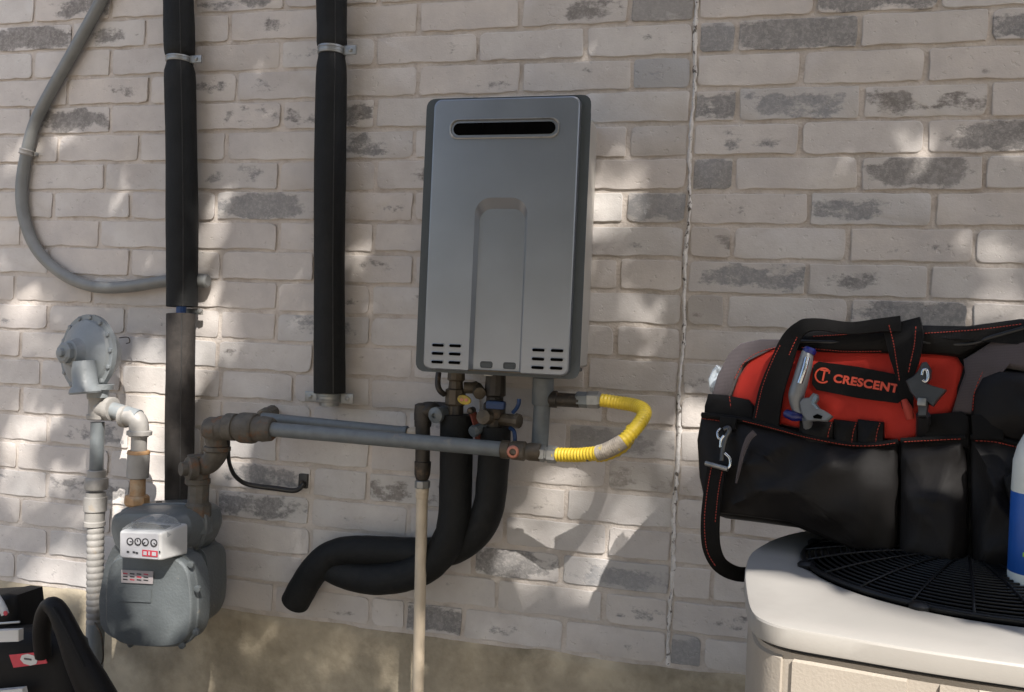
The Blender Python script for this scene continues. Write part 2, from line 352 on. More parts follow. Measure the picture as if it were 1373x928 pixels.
# mortar bed: finely gridded, a little uneven so that joints are neither flat nor straight
def mortar_bed():
    nx, nz = 300, 150; x0, x1 = -3.4, 2.3; vs = []; fs = []; rr = random.Random(3)
    from mathutils import noise as mn
    for j in range(nz+1):
        for i in range(nx+1):
            x = x0+(x1-x0)*i/nx; z = ZB-.012+(ZT-ZB)*j/nz
            y = -.0010-.0026*mn.noise(V((x*9, 0, z*14)))-.0016*mn.noise(V((x*40, 3, z*40)))
            vs.append((x, y, z))
    for j in range(nz):
        for i in range(nx):
            a = j*(nx+1)+i; fs.append((a, a+1, a+nx+2, a+nx+1))
    return mesh('mortar_bed', vs, fs, MORTAR, wall)
mortar_bed()
box('wall_core', (-.55, .075, (ZB+ZT)/2), (5.7, .12, ZT-ZB), MORTAR, wall, 0)
def brick_shape(w, h, rr, dep):
    """irregular hand-washed brick: wavy outline, rounded corners, soft arris"""
    cr = [rr.choice((.004, .005, .007, .009, .016)) for _ in range(4)]
    base = [(-w/2, -h/2), (w/2, -h/2), (w/2, h/2), (-w/2, h/2)]
    pts = rounded([V((a, 0, b)) for a, b in base], cr, 3); pts = densify(pts, .017)
    ph = [rr.uniform(0, 6.28) for _ in range(4)]
    out = []
    for p in pts:
        j = (.0007*math.sin(p.x*38+ph[0])+.0005*math.sin(p.x*93+ph[1]))*(1.5 if p.z < 0 else .8)+rr.uniform(-.0006, .0006)*(1.6 if p.z < 0 else 1)
        k = .0009*math.sin(p.z*70+ph[2])+rr.uniform(-.0008, .0008)
        out.append(V((p.x+k, 0, p.z+j)))
    m = len(out); tx = rr.uniform(-.003, .003); tz = rr.uniform(-.02, .02)
    def lay(s, y): # shrink by s metres towards the axis
        return [V((p.x-math.copysign(min(s, abs(p.x)), p.x), y+p.x*tx+p.z*tz*.3, p.z-math.copysign(min(s, abs(p.z)), p.z))) for p in out]
    rings = [lay(-.0015, .012), lay(-.0006, -dep*.3), lay(.0002, -dep*.85), lay(.0016, -dep)]
    vs = [p for r in rings for p in r]; fs = []
    for i in range(3):
        for k in range(m): fs.append((i*m+k, i*m+(k+1) % m, (i+1)*m+(k+1) % m, (i+1)*m+k))
    fs.append(tuple(3*m+k for k in range(m)))
    return vs, fs
nb = 0; extra_v = []; extra_f = []
def wear(c, w):
    for px, py, a, t, co in worn:
        p = at(px, py, -.008)
        if abs(p.x-c.x) < w/2 and abs(p.z-c.z) < CO/2: return (a, t, co)
    return None
wr = random.Random(21)
def courses(r, inside=True):
    zb = Z0-r*CO; zc = zb+BH/2
    if r in joints:
        xs = [at(px, py, -.006).x for px, py in joints[r]]
    else: xs = []
    xs = sorted(xs+[XC]); full = []
    ph = (r % 2)*.127
    lo, hi = -3.4, 2.3
    # extend to both sides and fill gaps
    x = xs[0]
    left = []
    while x > lo: x -= .254; left.append(x)
    right = []; x = xs[-1]
    if len(xs) == 1 or xs[-1] == XC: x = XC+(.127 if r % 2 == 0 else .254)-.0; right.append(x)
    while x < hi: x += .254; right.append(x)
    allx = sorted(left)+xs+right; out = [allx[0]]
    for a, b in zip(allx, allx[1:]):
        n = max(1, round((b-a)/.254)); 
        for k in range(1, n+1): out.append(a+(b-a)*k/n)
    return zc, out
for r in range(-9, 21):
    zc, xs = courses(r)
    if r not in joints:
        ph = .06+.127*(r % 2); xs = sorted([XC-ph-.254*k for k in range(13)]+[XC]+[XC+ph+.254*k for k in range(9)])
    for a, b in zip(xs, xs[1:]):
        ga = .0075 if abs(a-XC) < .002 else JT/2; gb = .0075 if abs(b-XC) < .002 else JT/2
        x0, x1 = a+ga*wr.uniform(.75, 1.3), b-gb*wr.uniform(.75, 1.3); wd = x1-x0
        if wd < .03: continue
        c = V(((x0+x1)/2, 0, zc+wr.uniform(-.0012, .0012)))
        vs, fs = brick_shape(wd, BH+wr.uniform(-.002, .0025), wr, wr.uniform(.0038, .0064))
        if r >= 0 and c.x+wd/2 > XL and c.x-wd/2 < XR:
            o = mesh('brick', [c+v for v in vs], fs, BRICK, wall, True, c, 22); nb += 1
            ww = wear(c, wd)
            if ww is None: ww = (wr.uniform(0, .26), wr.choice((0, 0, .0, .06, .14)), wr.random())
            o.color = (*ww, 1)
        else:
            k0 = len(extra_v); extra_v += [c+v for v in vs]; extra_f += [tuple(i+k0 for i in f) for f in fs]
ex = mesh('brick_field', extra_v, extra_f, BRICK, wall, True, None, 55); ex['kind'] = 'stuff'; ex.color = (.2, .05, .5, 1)
print('bricks', nb)
# caulked control joint
cv = []; cf = []; cr_ = random.Random(5); n = 190
for i in range(n+1):
    z = ZB-.004+(ZT-.02-ZB)*i/n; wob = .0022*math.sin(z*23)+cr_.uniform(-.0016, .0016); hw = .0030+cr_.uniform(-.0014, .0018)
    for dx, y in ((-hw-.002, .0), (-hw, -.005), (-hw*.3, -.0078+cr_.uniform(-.001, .001)), (hw*.4, -.0072+cr_.uniform(-.001, .001)), (hw, -.005), (hw+.002, .0)):
        cv.append((XC+wob+dx, y, z))
for i in range(n):
    for k in range(5): a = i*6+k; cf.append((a, a+1, a+7, a+6))
mesh('caulk_bead', cv, cf, CAULK, wall)
# foundation
fv = []; ff = []; from mathutils import noise as mn
nx, nz = 240, 26
for j in range(nz+1):
    for i in range(nx+1):
        x = -3.4+5.7*i/nx; top = ZB+.002+.012*mn.noise(V((x*7, 1, 0)))
        z = -.05+(top+.05)*j/nz; y = -.0055-.003*mn.noise(V((x*3, z*4, 2)))-.0015*mn.noise(V((x*22, z*22, 5)))
        if j == nz: y = .01
        fv.append((x, y, z))
for j in range(nz):
    for i in range(nx): a = j*(nx+1)+i; ff.append((a, a+1, a+nx+2, a+nx+1))
mesh('foundation', fv, ff, CONC, wall)

# ------------------------------------------------------------------ water heater
YF = -.24
hx0, hx1, hz0, hz1 = -.6165, -.3085, 1.056, 1.622
wh = thing('water_heater', (-.46, -.12, 1.056), 'silver grey tankless water heater box mounted on the brick wall', 'water heater')
def yz(pts, y): return [V((a, y, b)) for a, b in pts]
def rrect(x0, x1, z0, z1, r, n=5): return [(p.x, p.z) for p in rounded([V((x0, 0, z0)), V((x1, 0, z0)), V((x1, 0, z1)), V((x0, 0, z1))], r, n)]
def grow(o, s, cx, cz): return [(a+math.copysign(s, a-cx), b+math.copysign(s, b-cz)) for a, b in o]
hc = ((hx0+hx1)/2, (hz0+hz1)/2)
loft('casing', [yz(rrect(hx0-.002, hx1+.004, hz0+.012, hz1-.004, .008), -.006), yz(rrect(hx0-.002, hx1+.004, hz0+.012, hz1-.004, .008), -.192)], CASE, wh)
tr = rrect(hx0-.013, hx1+.011, hz0+.003, hz1-.003, .022)
loft('casing_trim', [yz(grow(tr, -.005, *hc), -.178), yz(tr, -.183), yz(tr, -.214), yz(grow(tr, -.004, *hc), -.2225), yz(grow(tr, -.012, *hc), -.2245)], TRIM, wh)
# front panel with an arched recess open at the bottom
ax0, ax1, az1 = -.519, -.406, 1.417; ir = .0145
def arch(x0, x1, zt, r, n=8):
    o = [(x0, hz0)]
    for k in range(n+1):
        t = math.pi-math.pi/2*k/n; o.append((x0+r+r*math.cos(t), zt-r+r*math.sin(t)))
    for k in range(n+1):
        t = math.pi/2-math.pi/2*k/n; o.append((x1-r+r*math.cos(t), zt-r+r*math.sin(t)))
    o.append((x1, hz0)); return o
A0 = arch(ax0, ax1, az1, .034); A1 = arch(ax0+.0065, ax1-.0065, az1-.021, .028)
def corner(cx, cz, r, a0, n=6): return [(cx+r*math.cos(a0+math.pi/2*k/n), cz+r*math.sin(a0+math.pi/2*k/n)) for k in range(n+1)]
cr0 = .016
outer = corner(hx1-cr0, hz0+cr0, cr0, -math.pi/2)+corner(hx1-cr0, hz1-cr0, cr0, 0)+corner(hx0+cr0, hz1-cr0, cr0, math.pi/2)+corner(hx0+cr0, hz0+cr0, cr0, math.pi)
face = [(ax1, hz0)]+outer+[(ax0, hz0)]
loop = face+A0[1:-1]
nf = len(loop)
pv = yz(loop, YF); pf = [tuple(range(nf))]
# soft returned edge round the outside
m = len(face)
e1 = len(pv); pv += yz(grow(face, .0022, *hc), YF+.0016); e2 = len(pv); pv += yz(grow(face, .003, *hc), YF+.006); e3 = len(pv); pv += yz(grow(face, .003, *hc), -.222)
for a, b in ((0, e1), (e1, e2), (e2, e3)):
    for k in range(m-1): pf.append((a+k, a+k+1, b+k+1, b+k))
b0 = len(pv); pv += yz(A0, YF); b1 = len(pv); pv += yz(A1, YF+ir); na = len(A0)
for k in range(na-1): pf.append((b0+k, b0+k+1, b1+k+1, b1+k))
pf.append(tuple(b1+k for k in range(na)))
fpn = mesh('front_panel', pv, pf, PANEL, wh, True, None, 14)
box('bottom_plate', (hc[0], -.118, hz0+.006), (.30, .19, .008), TRIM, wh, .002)
box('bottom_lip', (hc[0], YF+.011, hz0-.0005), (.285, .014, .003), BRASS, wh, .0008)  # brass tone stands in for warm light bounced onto the lip
def capsule(x0, x1, z0, z1, n=8):
    r = (z1-z0)/2; zc = (z0+z1)/2; return [(x1-r+r*math.cos(-math.pi/2+math.pi*k/n), zc+r*math.sin(-math.pi/2+math.pi*k/n)) for k in range(n+1)]+[(x0+r+r*math.cos(math.pi/2+math.pi*k/n), zc+r*math.sin(math.pi/2+math.pi*k/n)) for k in range(n+1)]
# exhaust outlet: pressed rim round a black plate that stands in for the shaded slot
p0 = at(606, 163, YF); p1 = at(747, 182, YF)
ex0, ex1, ez0, ez1 = p0.x, p1.x, p1.z, p0.z
co = capsule(ex0, ex1, ez0, ez1); ec = ((ex0+ex1)/2, (ez0+ez1)/2)
exh = loft('exhaust_rim', [yz(co, YF+.001), yz(grow(co, -.001, *ec), YF-.003), yz(grow(co, -.0025, *ec), YF-.0045), yz(grow(co, -.0042, *ec), YF-.0038), yz(grow(co, -.0046, *ec), YF+.0005)], STEEL, wh, cap0=False, cap1=False)
ci = capsule(ex0+.004, ex1-.004, ez0+.004, ez1-.004)
loft('exhaust_opening_shade', [yz(ci, YF-.001), yz(ci, YF-.0003)], VOID, exh)
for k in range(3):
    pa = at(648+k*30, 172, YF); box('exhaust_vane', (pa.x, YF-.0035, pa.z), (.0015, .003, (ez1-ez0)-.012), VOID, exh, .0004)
def louver(cx, cz, w_, h_):
    p = at(cx, cz, YF); o = capsule(p.x-w_/2, p.x+w_/2, p.z-h_/2, p.z+h_/2); cc = (p.x, p.z)
    s = loft('louver', [yz(grow(o, .0014, *cc), YF+.0005), yz(grow(o, .0012, *cc), YF-.0012), yz(grow(o, .0002, *cc), YF-.0016), yz(grow(o, -.0002, *cc), YF-.0004)], PANEL, wh, cap0=False, cap1=False)
    loft('louver_slot_shade', [yz(o, YF-.0002), yz(o, YF-.0006)], VOID, s)  # black plate on the panel, painted shade in place of a hole
for xs_, ys_ in (((587.5, 610.5), (463, 474, 485.5)), ((722, 747), (469.5, 481.5, 493))):
    for i, yy in enumerate(ys_):
        for j, xx in enumerate(xs_): louver(xx-i*.6, yy+j*.8, .026, .0058)
for xx, yy in ((652, 489), (683, 490.5)):
    p = at(xx, yy, YF+ir); o = capsule(p.x-.011, p.x+.011, p.z-.0045, p.z+.0045)
    s = loft('port_cover', [yz(o, YF+ir+.001), yz(grow(o, -.0008, p.x, p.z), YF+ir-.0022), yz(grow(o, -.002, p.x, p.z), YF+ir-.0022), yz(grow(o, -.0026, p.x, p.z), YF+ir-.0008)], TRIM, wh)
p = at(655, 501, -.2); lathe('drain_plug', (p.x, p.y, hz0), (0, 0, -1), [(-.004, .012), (.004, .012), (.012, .009)], WHITE, wh)
for sx in (-.04, .04): lathe('panel_screw', (hc[0]+sx*3.4, -.225, hz0-.001), (0, 0, -1), [(-.002, .003), (.001, .004), (.003, .0025)], STEEL, wh, 10)

# ------------------------------------------------------------------ straight insulated pipes
def strap(parent, c, r, mat, ears=(1,), h=.016):
    """half-round pipe clamp round a vertical pipe with screw ears on the wall"""
    s = lathe('pipe_clamp', c-V((0, 0, h/2)), (0, 0, 1), [(0, r), (.001, r+.0022), (h*.3, r+.003), (h*.36, r+.0018), (h*.64, r+.0018), (h*.7, r+.003), (h-.001, r+.0022), (h, r)], mat, parent, 28)
    for e in ears:
        x = c.x+e*(r+.017); box('clamp_ear', (x, (c.y-r*.1), c.z), (.034, .005, h+.003), mat, s, .002)
        lathe('screw', (x+e*.002, c.y-r*.1-.002, c.z), (0, -1, 0), [(0, .0055), (.003, .0055), (.0042, .003)], STEEL, s, 10)
    return s
def vpipe(xa, ya, xb, yb, y): return at(xa, ya, y), at(xb, yb, y)
YP = -.055
ip = thing('insulated_pipe', at(243, 680, YP), 'long black foam insulated pipe beside the gas meter, with a gap showing blue', 'pipe')
def sleeve(parent, a, b, r, waist0=None, waist1=None, name='foam_sleeve', n=26, bow=0.0, seed=0, mat=None):
    rr = random.Random(seed); pts = []; rad = []
    for i in range(n+1):
        t = i/n; p = a.lerp(b, t)+V((bow*math.sin(math.pi*t), 0, 0)); k = r*(1+.018*math.sin(t*9+seed)+rr.uniform(-.006, .006))
        if waist0 and t < .12: k = waist0+(k-waist0)*min(1, (t/.06))**.45 if t < .06 else k
        if waist1 and t > .88: k = waist1+(k-waist1)*min(1, ((1-t)/.06))**.45 if t > .94 else k
        pts.append(p); rad.append(k)
    L = (b-a).normalized()
    pts = [a-L*.0005]+pts+[b+L*.0005]; rad = [rad[0]*.9]+rad+[rad[-1]*.9]
    o = mesh(name, *sweep(pts, rad, 28), mat or FOAM, parent, True, None, 60)
    sv = V((.62, -.78, 0)); tube('slit_seam', [p+sv*(k+.0002) for p, k in zip(pts[1:-1], rad[1:-1])], .0013, SEAM, o, 6, straight=True)
    return o
t0 = at(238, -60, YP); c0 = at(241, 81, YP)
sleeve(ip, t0, c0+V((0, 0, .004)), .0375, None, .030, seed=1)
strap(ip, c0, .0315, STEEL, (1,))
e0 = at(244, 411, YP); sleeve(ip, c0-V((0, 0, .006)), e0, .0385, .031, None, seed=2, bow=.003)
b0 = at(243, 400, YP); b1 = at(243, 430, YP); tube('blue_pipe', [b0, b1], .0125, BLUEP, ip, 16, straight=True)
e1 = at(242.5, 421, YP); e2 = at(240, 690, -.075); sleeve(ip, e1, e2, .035, None, None, seed=3, mat=DUST_LIT)
s_ = box('clamp_ear', at(259, 418, -.03), (.055, .006, .014), STEEL, ip, .002); lathe('screw', at(268, 417, -.033), (0, -1, 0), [(0, .006), (.004, .006), (.005, .003)], STEEL, s_, 10)

ip2 = thing('insulated_pipe', at(441, 545, YP), 'straight black foam insulated pipe ending above the gas pipe, left of the water heater', 'pipe')
t0 = at(444, -60, YP); c0 = at(445, 69, YP); sleeve(ip2, t0, c0+V((0, 0, .004)), .0365, None, .031, seed=4)
strap(ip2, c0, .032, STEEL, (1,), .02)
e0 = at(442, 527, YP); sleeve(ip2, c0-V((0, 0, .006)), e0, .0375, .031, None, seed=5, bow=-.003)
c1 = at(442, 533, -.045); strap(ip2, c1, .030, STEEL, (-1, 1), .022); tube('pipe_end', [c1+V((0, 0, .03)), c1-V((0, 0, .02))], .024, STEEL, ip2, 20, straight=True)

# ------------------------------------------------------------------ grey curved conduit
cu = thing('curved_conduit', at(150, 388, -.03), 'grey flexible conduit curving down the wall and behind the insulated pipe', 'conduit')
YC = -.024
pts = [at(px, py, YC) for px, py in ((165, -60), (131, 10), (98, 70), (67, 125), (47, 165), (36, 205), (29, 250), (33, 295), (52, 338), (88, 370), (130, 385), (175, 384), (222, 377), (262, 375))]
tube('conduit', pts, .0155, CONDUIT, cu, 18, 8)
lathe('conduit_end', at(258, 376, -.028), (1, 0, 0), [(0, .017), (.03, .018), (.042, .017), (.046, .013)], CONDUIT, cu)
sc_ = lathe('strap', at(36.5, 200, YC), at(33.5, 213, YC)-at(36.5, 200, YC), [(0, .0175), (.003, .019), (.006, .0178), (.011, .0178), (.014, .019), (.017, .0175)], LPIPE, cu)
box('strap_ear', at(46, 207, -.012), (.022, .006, .012), LPIPE, sc_, .002); lathe('screw', at(50, 207, -.014), (0, -1, 0), [(0, .005), (.004, .004)], STEEL, sc_, 10)

# ------------------------------------------------------------------ gas regulator with its service riser
YR = -.17
rg = thing('gas_regulator', at(128, 530, YR), 'grey round gas regulator with bolted dish housing above the meter', 'gas regulator')
cR = at(107, 474, YR); nR = V((-.235, -.97, .03)).normalized()
def pr(px, py, y=YR): return at(px, py, y)
Rr = .098
hs = lathe('diaphragm_housing', cR-nR*.03, nR, [(-.055, .03), (-.05, .05), (-.02, Rr*.8), (0, Rr*.93), (.001, Rr), (.007, Rr), (.0075, Rr), (.013, Rr), (.0135, Rr*.88), (.020, Rr*.84), (.034, Rr*.58), (.041, .038), (.050, .033), (.060, .031), (.062, .027)], REG, rg, 40, 28)
a_, b_ = frm(nR)
for k in range(14):
    t = 2*math.pi*(k+.3)/14; q = cR-nR*.03+(a_*math.cos(t)+b_*math.sin(t))*Rr*.93+nR*.012
    lathe('bolt', q, nR, [(0, .0062), (.005, .0062), (.006, .004)], REG, hs, 6, 20)
lathe('cap', cR+nR*.030, nR, [(0, .026), (.014, .027), (.018, .021), (.0185, .012), (.026, .011), (.027, .008)], REG, rg, 8, 25)
# vent neck flaring down in front of the dish
nk = at(103, 500, YR-.06); lathe('vent_neck', at(112, 484, YR-.035), at(115, 526, YR-.035)-at(112, 484, YR-.035), [(0, .024), (.02, .028), (.058, .029), (.068, .036), (.075, .038), (.079, .036)], REG, rg, 24, 40)
lathe('outlet_neck', at(132, 515, YR-.005), (0, 0, -1), [(0, .036), (.012, .034), (.014, .026), (.032, .025)], REG, rg)
hk = at(160, 453, -.06); tube('tag_wire', [hk, hk+V((.018, .01, .002)), hk+V((.022, .012, -.01)), hk+V((.012, .012, -.014))], .0014, DARKM, rg, 8)

sr = thing('gas_riser', at(127, 875, -.12), 'ribbed pale gas riser and elbow piping under the round regulator', 'gas pipe')
YS = -.165
tc_ = at(131, 547, YS)
lathe('tee', tc_+V((0, 0, .034)), (0, 0, -1), [(0, .0225), (.004, .025), (.012, .025), (.013, .0215), (.05, .0215), (.051, .025), (.06, .025), (.063, .0225)], LPIPE, sr)
ec_ = at(186, 560, YS)
lathe('tee_branch', tc_, V((1, 0, 0)), [(0, .022), (.03, .024), (.031, .029), (.044, .029), (.046, .024)], LPIPE, sr)
tube('nipple', [tc_+V((.03, 0, 0)), ec_-V((.0, 0, 0))], .0195, REG, sr, 18, straight=True)
lathe('elbow_collar', ec_-V((.045, 0, 0)), V((1, 0, 0)), [(0, .022), (.002, .027), (.012, .027), (.014, .023)], LPIPE, sr)
tube('elbow', [ec_-V((.036, 0, 0)), ec_-V((.016, 0, .001)), ec_+V((-.003, 0, -.008)), ec_+V((.002, 0, -.025)), ec_+V((.002, 0, -.046))], .0225, LPIPE, sr, 20)
lathe('elbow_collar', at(187, 577, YS), (0, 0, -1), [(0, .025), (.002, .029), (.011, .029), (.013, .024)], LPIPE, sr)
tube('inlet_nipple', [at(187, 570, YS), at(185, 640, YS)], .0185, LPIPE, sr, 18, straight=True)
lathe('coupling', at(186, 606, YS), (0, 0, -1), [(0, .022), (.002, .0255), (.062, .0255), (.064, .022)], LPIPE, sr)
lathe('coupling_band', at(186, 604, YS), (0, 0, -1), [(0, .0245), (.003, .0262), (.008, .0262), (.010, .0245)], OCHRE, sr)
tube('ochre_nipple', [at(185, 640, YS), at(184, 690, YS)], .018, OCHRE, sr, 18, straight=True)
lathe('ochre_nut', at(184, 664, YS), (0, 0, -1), [(0, .025), (.003, .029), (.02, .030), (.024, .027)], OCHRE, sr, 8, 25)
# the drop leg: painted pipe, coupling, then the ribbed sleeve into the ground
pa, pb = at(131, 566, YS), at(129, 645, YS); tube('drop_pipe', [pa, pb], .0165, GREYP, sr, 18, straight=True)
lathe('sleeve_coupling', at(130, 630, YS), (0, 0, -1), [(0, .0195), (.002, .0215), (.018, .0215), (.02, .026), (.024, .0275), (.044, .0275), (.048, .025)], LPIPE, sr)
s0 = at(128.5, 660, YS); s1 = at(127, 868, YS)
lathe('sleeve_socket', s0, (0, 0, -1), [(0, .023), (.01, .023), (.012, .0265), (.045, .027), (.048, .0235), (.07, .0225), (.072, .025), (.082, .025), (.085, .021)], LPIPE, sr, 28)
prof = []; z_ = .085; Lz = (s0-s1).z; k = 0
while z_ < Lz-.05:
    prof += [(z_, .0185), (z_+.003, .0198), (z_+.0115, .0202), (z_+.014, .0185)]; z_ += .016
ax_ = (s1-s0).normalized(); lathe('ribbed_sleeve', s0, ax_, prof, LPIPE, sr, 24, 40)
tube('ground_pipe', [s1+V((0, 0, .06)), V((s1.x, s1.y, -.02))], .0215, REG, sr, 18, straight=True)
wq = at(127, 835, YS-.03); tube('tracer_wire', [wq, wq+V((.025, -.005, -.03)), wq+V((.028, -.002, -.09)), wq+V((.0, .0, -.11))], .002, DARKM, sr, 8)

# ------------------------------------------------------------------ gas meter
gm = thing('gas_meter', at(215, 866, -.2), 'grey metal gas meter with white dial box and rounded front cover', 'gas meter')
NF = V((0, -1, 0))
fo = [(160, 742), (150, 752), (146, 775), (145, 800), (145, 832), (150, 847), (157, 857), (173, 865), (195, 867), (222, 868), (246, 866), (257, 858), (264, 845), (266, 822), (266, 800), (263, 768), (256, 752), (243, 742), (225, 738), (190, 737)]
fo = rounded([at(a, b, -.27) for a, b in fo], .02, 3)
fc = pillow('front_cover', fo, NF, [(.97, -.05), (.97, -.014), (1.0, -.012), (1.0, -.002), (.965, -.001), (.958, .002), (.945, .013), (.93, .0165), (.915, .0175), (.6, .018), (.2, .018), (.02, .018)], METER, gm, sharp=18)
bo = [(172, 742), (163, 790), (165, 830), (185, 845), (240, 848), (262, 842), (280, 826), (284, 800), (283, 745), (276, 735), (267, 732), (262, 715), (230, 712), (185, 715)]
bo = rounded([at(a, b, -.145) for a, b in bo], .02, 3)
pillow('back_cover', bo, NF, [(.93, -.075), (.985, -.06), (1.0, -.04), (1.0, .010), (1.035, .012), (1.035, .022), (.985, .0245), (.975, .026), (.965, .07), (.965, .085)], METER, gm, sharp=22)
# top casting carrying the two pipe collars
to = [(166, 702), (168, 684), (186, 676), (250, 674), (272, 681), (279, 693), (280, 708), (272, 730), (255, 745), (190, 745), (172, 725)]
to = rounded([at(a, b, -.165) for a, b in to], .012, 3)
pillow('top_casting', to, NF, [(.92, -.07), (1.0, -.05), (1.0, .0), (1.045, .003), (1.045, .012), (.99, .015), (.93, .055), (.80, .075), (.5, .08)], METER, gm, sharp=22)
lathe('collar', at(184, 690, YS), (0, 0, -1), [(0, .026), (.004, .032), (.03, .034)], METER, gm)
lathe('collar', at(264, 690, YS), (0, 0, -1), [(0, .026), (.004, .034), (.04, .037)], METER, gm)
lathe('test_plug', at(213, 682, -.155), (0, 0, 1), [(-.01, .008), (.012, .009), (.018, .006)], DARKM, gm)
box('column', at(238, 760, -.215), (.05, .07, .13), METER, gm, .018)
for q in ((152, 775), (149, 838), (174, 864), (243, 866), (262, 848), (264, 790), (255, 757)):
    p = at(*q, -.284); lathe('bolt', p+V((0, .006, 0)), NF, [(0, .008), (.006, .008), (.007, .005)], METER, fc, 8, 25)
# index box
io = [at(160, 712, -.335), at(217, 714, -.335), at(217, 752, -.335), at(160, 748, -.335)]
ib = [V((p.x+(.012 if i in (1, 2) else -.004), -.262, p.z+(.006 if i < 2 else -.001))) for i, p in enumerate(io)]
io_ = rounded(io, .006, 3); ib_ = rounded(ib, .006, 3); icn = sum(io_, V((0, 0, 0)))/len(io_)
ibx = loft('index_box', [ib_, [p.lerp(q, .96) for p, q in zip(ib_, io_)], [p+(icn-p)*.05+NF*.001 for p in io_], [p+(icn-p)*.09+NF*.002 for p in io_]], WHITE, gm)
fpl = [p+(icn-p)*.12+NF*.0022 for p in io_]; ifc = plate('index_face', fpl, NF, .0012, IDX, gm)
YI = -.339
for k, (a, b) in enumerate(((174.5, 726), (185, 726.3), (195, 727), (206.5, 728))):
    d_ = lathe('dial', at(a, b, YI), NF, [(0, .0085), (.0012, .0085), (.0014, .0065), (.0006, .006)], INK, ifc, 20)
    p = at(a, b, YI-.0008); t = k*1.9; lathe('dial_face', p, NF, [(0, .006), (.0004, .0058)], IDX, d_, 16)
    tube('pointer', [p+NF*.001, p+NF*.001+V((math.cos(t)*.005, 0, math.sin(t)*.005))], .0011, INK, d_, 6, straight=True)
plate('red_plate', [at(a, b, YI) for a, b in ((191, 737), (211.5, 739), (211.5, 747), (191, 745.5))], NF, .001, REDL, ifc)
for a, b, w_ in ((194.5, 741.8, .008), (200, 742, .004), (206.5, 742.8, .01)): box('figure', at(a, b, YI-.0012), (w_, .0008, .008), IDX, ifc, .0)
for a, b in ((171.5, 740), (179.5, 740.5), (183.5, 741.5)): box('print_mark', at(a, b, YI-.0006), (.006, .0006, .004), INK, ifc, .0)
box('print_mark', at(214, 740, YI-.0006), (.0035, .0006, .004), INK, ifc, .0)
lathe('red_seal', at(236, 737, -.283), V((.8, -.6, 0)), [(0, .009), (.006, .009), (.008, .005)], STITCH, ibx, 14)
# domed glass over the register, dark mechanism inside
dm = [at(a, b, -.30) for a, b in ((170, 712), (172, 703), (180, 697), (192, 694), (210, 694), (224, 699), (232, 708), (233, 714))]
loft('register_dome', [[p+V((0, .03, .002)) for p in dm], dm, [p+V((0, -.02, -.006)) for p in dm]], CLEAR, ibx)
box('register_works', at(204, 708, -.297), (.085, .03, .012), INK, ibx, .003)
# plates on the front cover
pl = [at(a, b, -.2905) for a, b in ((163, 764), (206, 766), (205, 783), (163, 781))]; lp = plate('name_plate', pl, NF, .0012, LABEL, gm)
for k in range(3):
    for j in range(4): box('plate_print', at(168+j*9.2, 769+k*4+j*.4, -.2918), (.012, .0004, .0028), INK if (j+k) % 3 else REDL, lp, 0)
pl = [at(a, b, -.2905) for a, b in ((160, 786), (203, 789), (202, 808), (160, 806))]; plate('blank_plate', pl, NF, .0006, METER, gm)

# ------------------------------------------------------------------ gas outlet piping
YG = -.20
go = thing('gas_outlet_pipe', at(265, 690, YS), 'rusty elbow and union with long grey gas pipe running from the meter', 'gas pipe')
o0 = at(265, 690, YS); o1 = at(266, 640, YS)
lathe('meter_nut', o0+V((0, 0, -.006)), (0, 0, 1), [(0, .029), (.003, .031), (.03, .030), (.034, .026), (.036, .024), (.085, .024)], RUST, go, 10, 28)
tt = at(266, 626, YS)
lathe('cross_tee', tt-V((0, 0, .042)), (0, 0, 1), [(0, .026), (.003, .029), (.014, .029), (.015, .026), (.07, .026)], RUST, go)
lathe('plug', tt+V((.005, -.02, 0)), V((-.55, -.8, 0)), [(0, .027), (.018, .027), (.02, .024), (.021, .017), (.034, .016), (.035, .012)], RUST, go, 20, 30)
e_ = [tt+V((-.005, 0, .002)), tt+V((.02, -.004, .006)), at(284, 618, -.17), at(291, 607, -.18), at(292, 590, -.185)]
tube('street_elbow', e_, .0245, RUST, go, 20)
lathe('elbow_collar', at(291, 606, -.182), (0, 0, 1), [(0, .026), (.003, .031), (.012, .031), (.015, .026)], RUST, go)
u0 = at(284, 574, YG); u1 = at(366, 575.5, YG)
tube('upper_elbow', [at(291, 596, -.187), at(290, 585, -.19), at(292, 577, -.195), at(300, 573, -.198), at(315, 573, -.2)], [.024, .027, .029, .028, .027], RUST, go, 20)
lathe('elbow_boss', at(292, 575, -.2), V((-1, -.15, 0)), [(0, .027), (.02, .027), (.03, .022), (.033, .010)], RUST, go)
ud = (at(366, 575.8, YG)-at(305, 572, YG)).normalized(); UL = (at(366, 575.8, YG)-at(303, 572, YG)).length
lathe('union', at(303, 572, YG), ud, [(0, .029), (.004, .0315), (UL*.22, .0315), (UL*.23, .028), (UL*.3, .028), (UL*.31, .034), (UL*.36, .0355), (UL*.60, .0355), (UL*.64, .033), (UL*.65, .029), (UL*.78, .029), (UL*.8, .030), (UL*.97, .027), (UL, .024)], RUST, go, 16, 26)
g0 = at(362, 575.5, YG); g1 = at(674, 602.5, YG)
tube('long_pipe', [g0, g1], .0165, GREYP, go, 20, straight=True)
gd = (g1-g0).normalized()
vb = lathe('gas_cock', g1-gd*.004, gd, [(0, .0165), (.002, .0195), (.018, .0195), (.02, .017), (.026, .020), (.052, .021), (.056, .017), (.062, .019), (.085, .019), (.088, .016)], BRASS, go, 16, 28)
vc = at(688, 606, YG-.018)
lathe('cock_stem', vc+V((0, .012, 0)), NF, [(0, .0135), (.014, .0135), (.016, .011), (.0165, .0075), (.010, .007)], COPPER, vb, 20, 30)
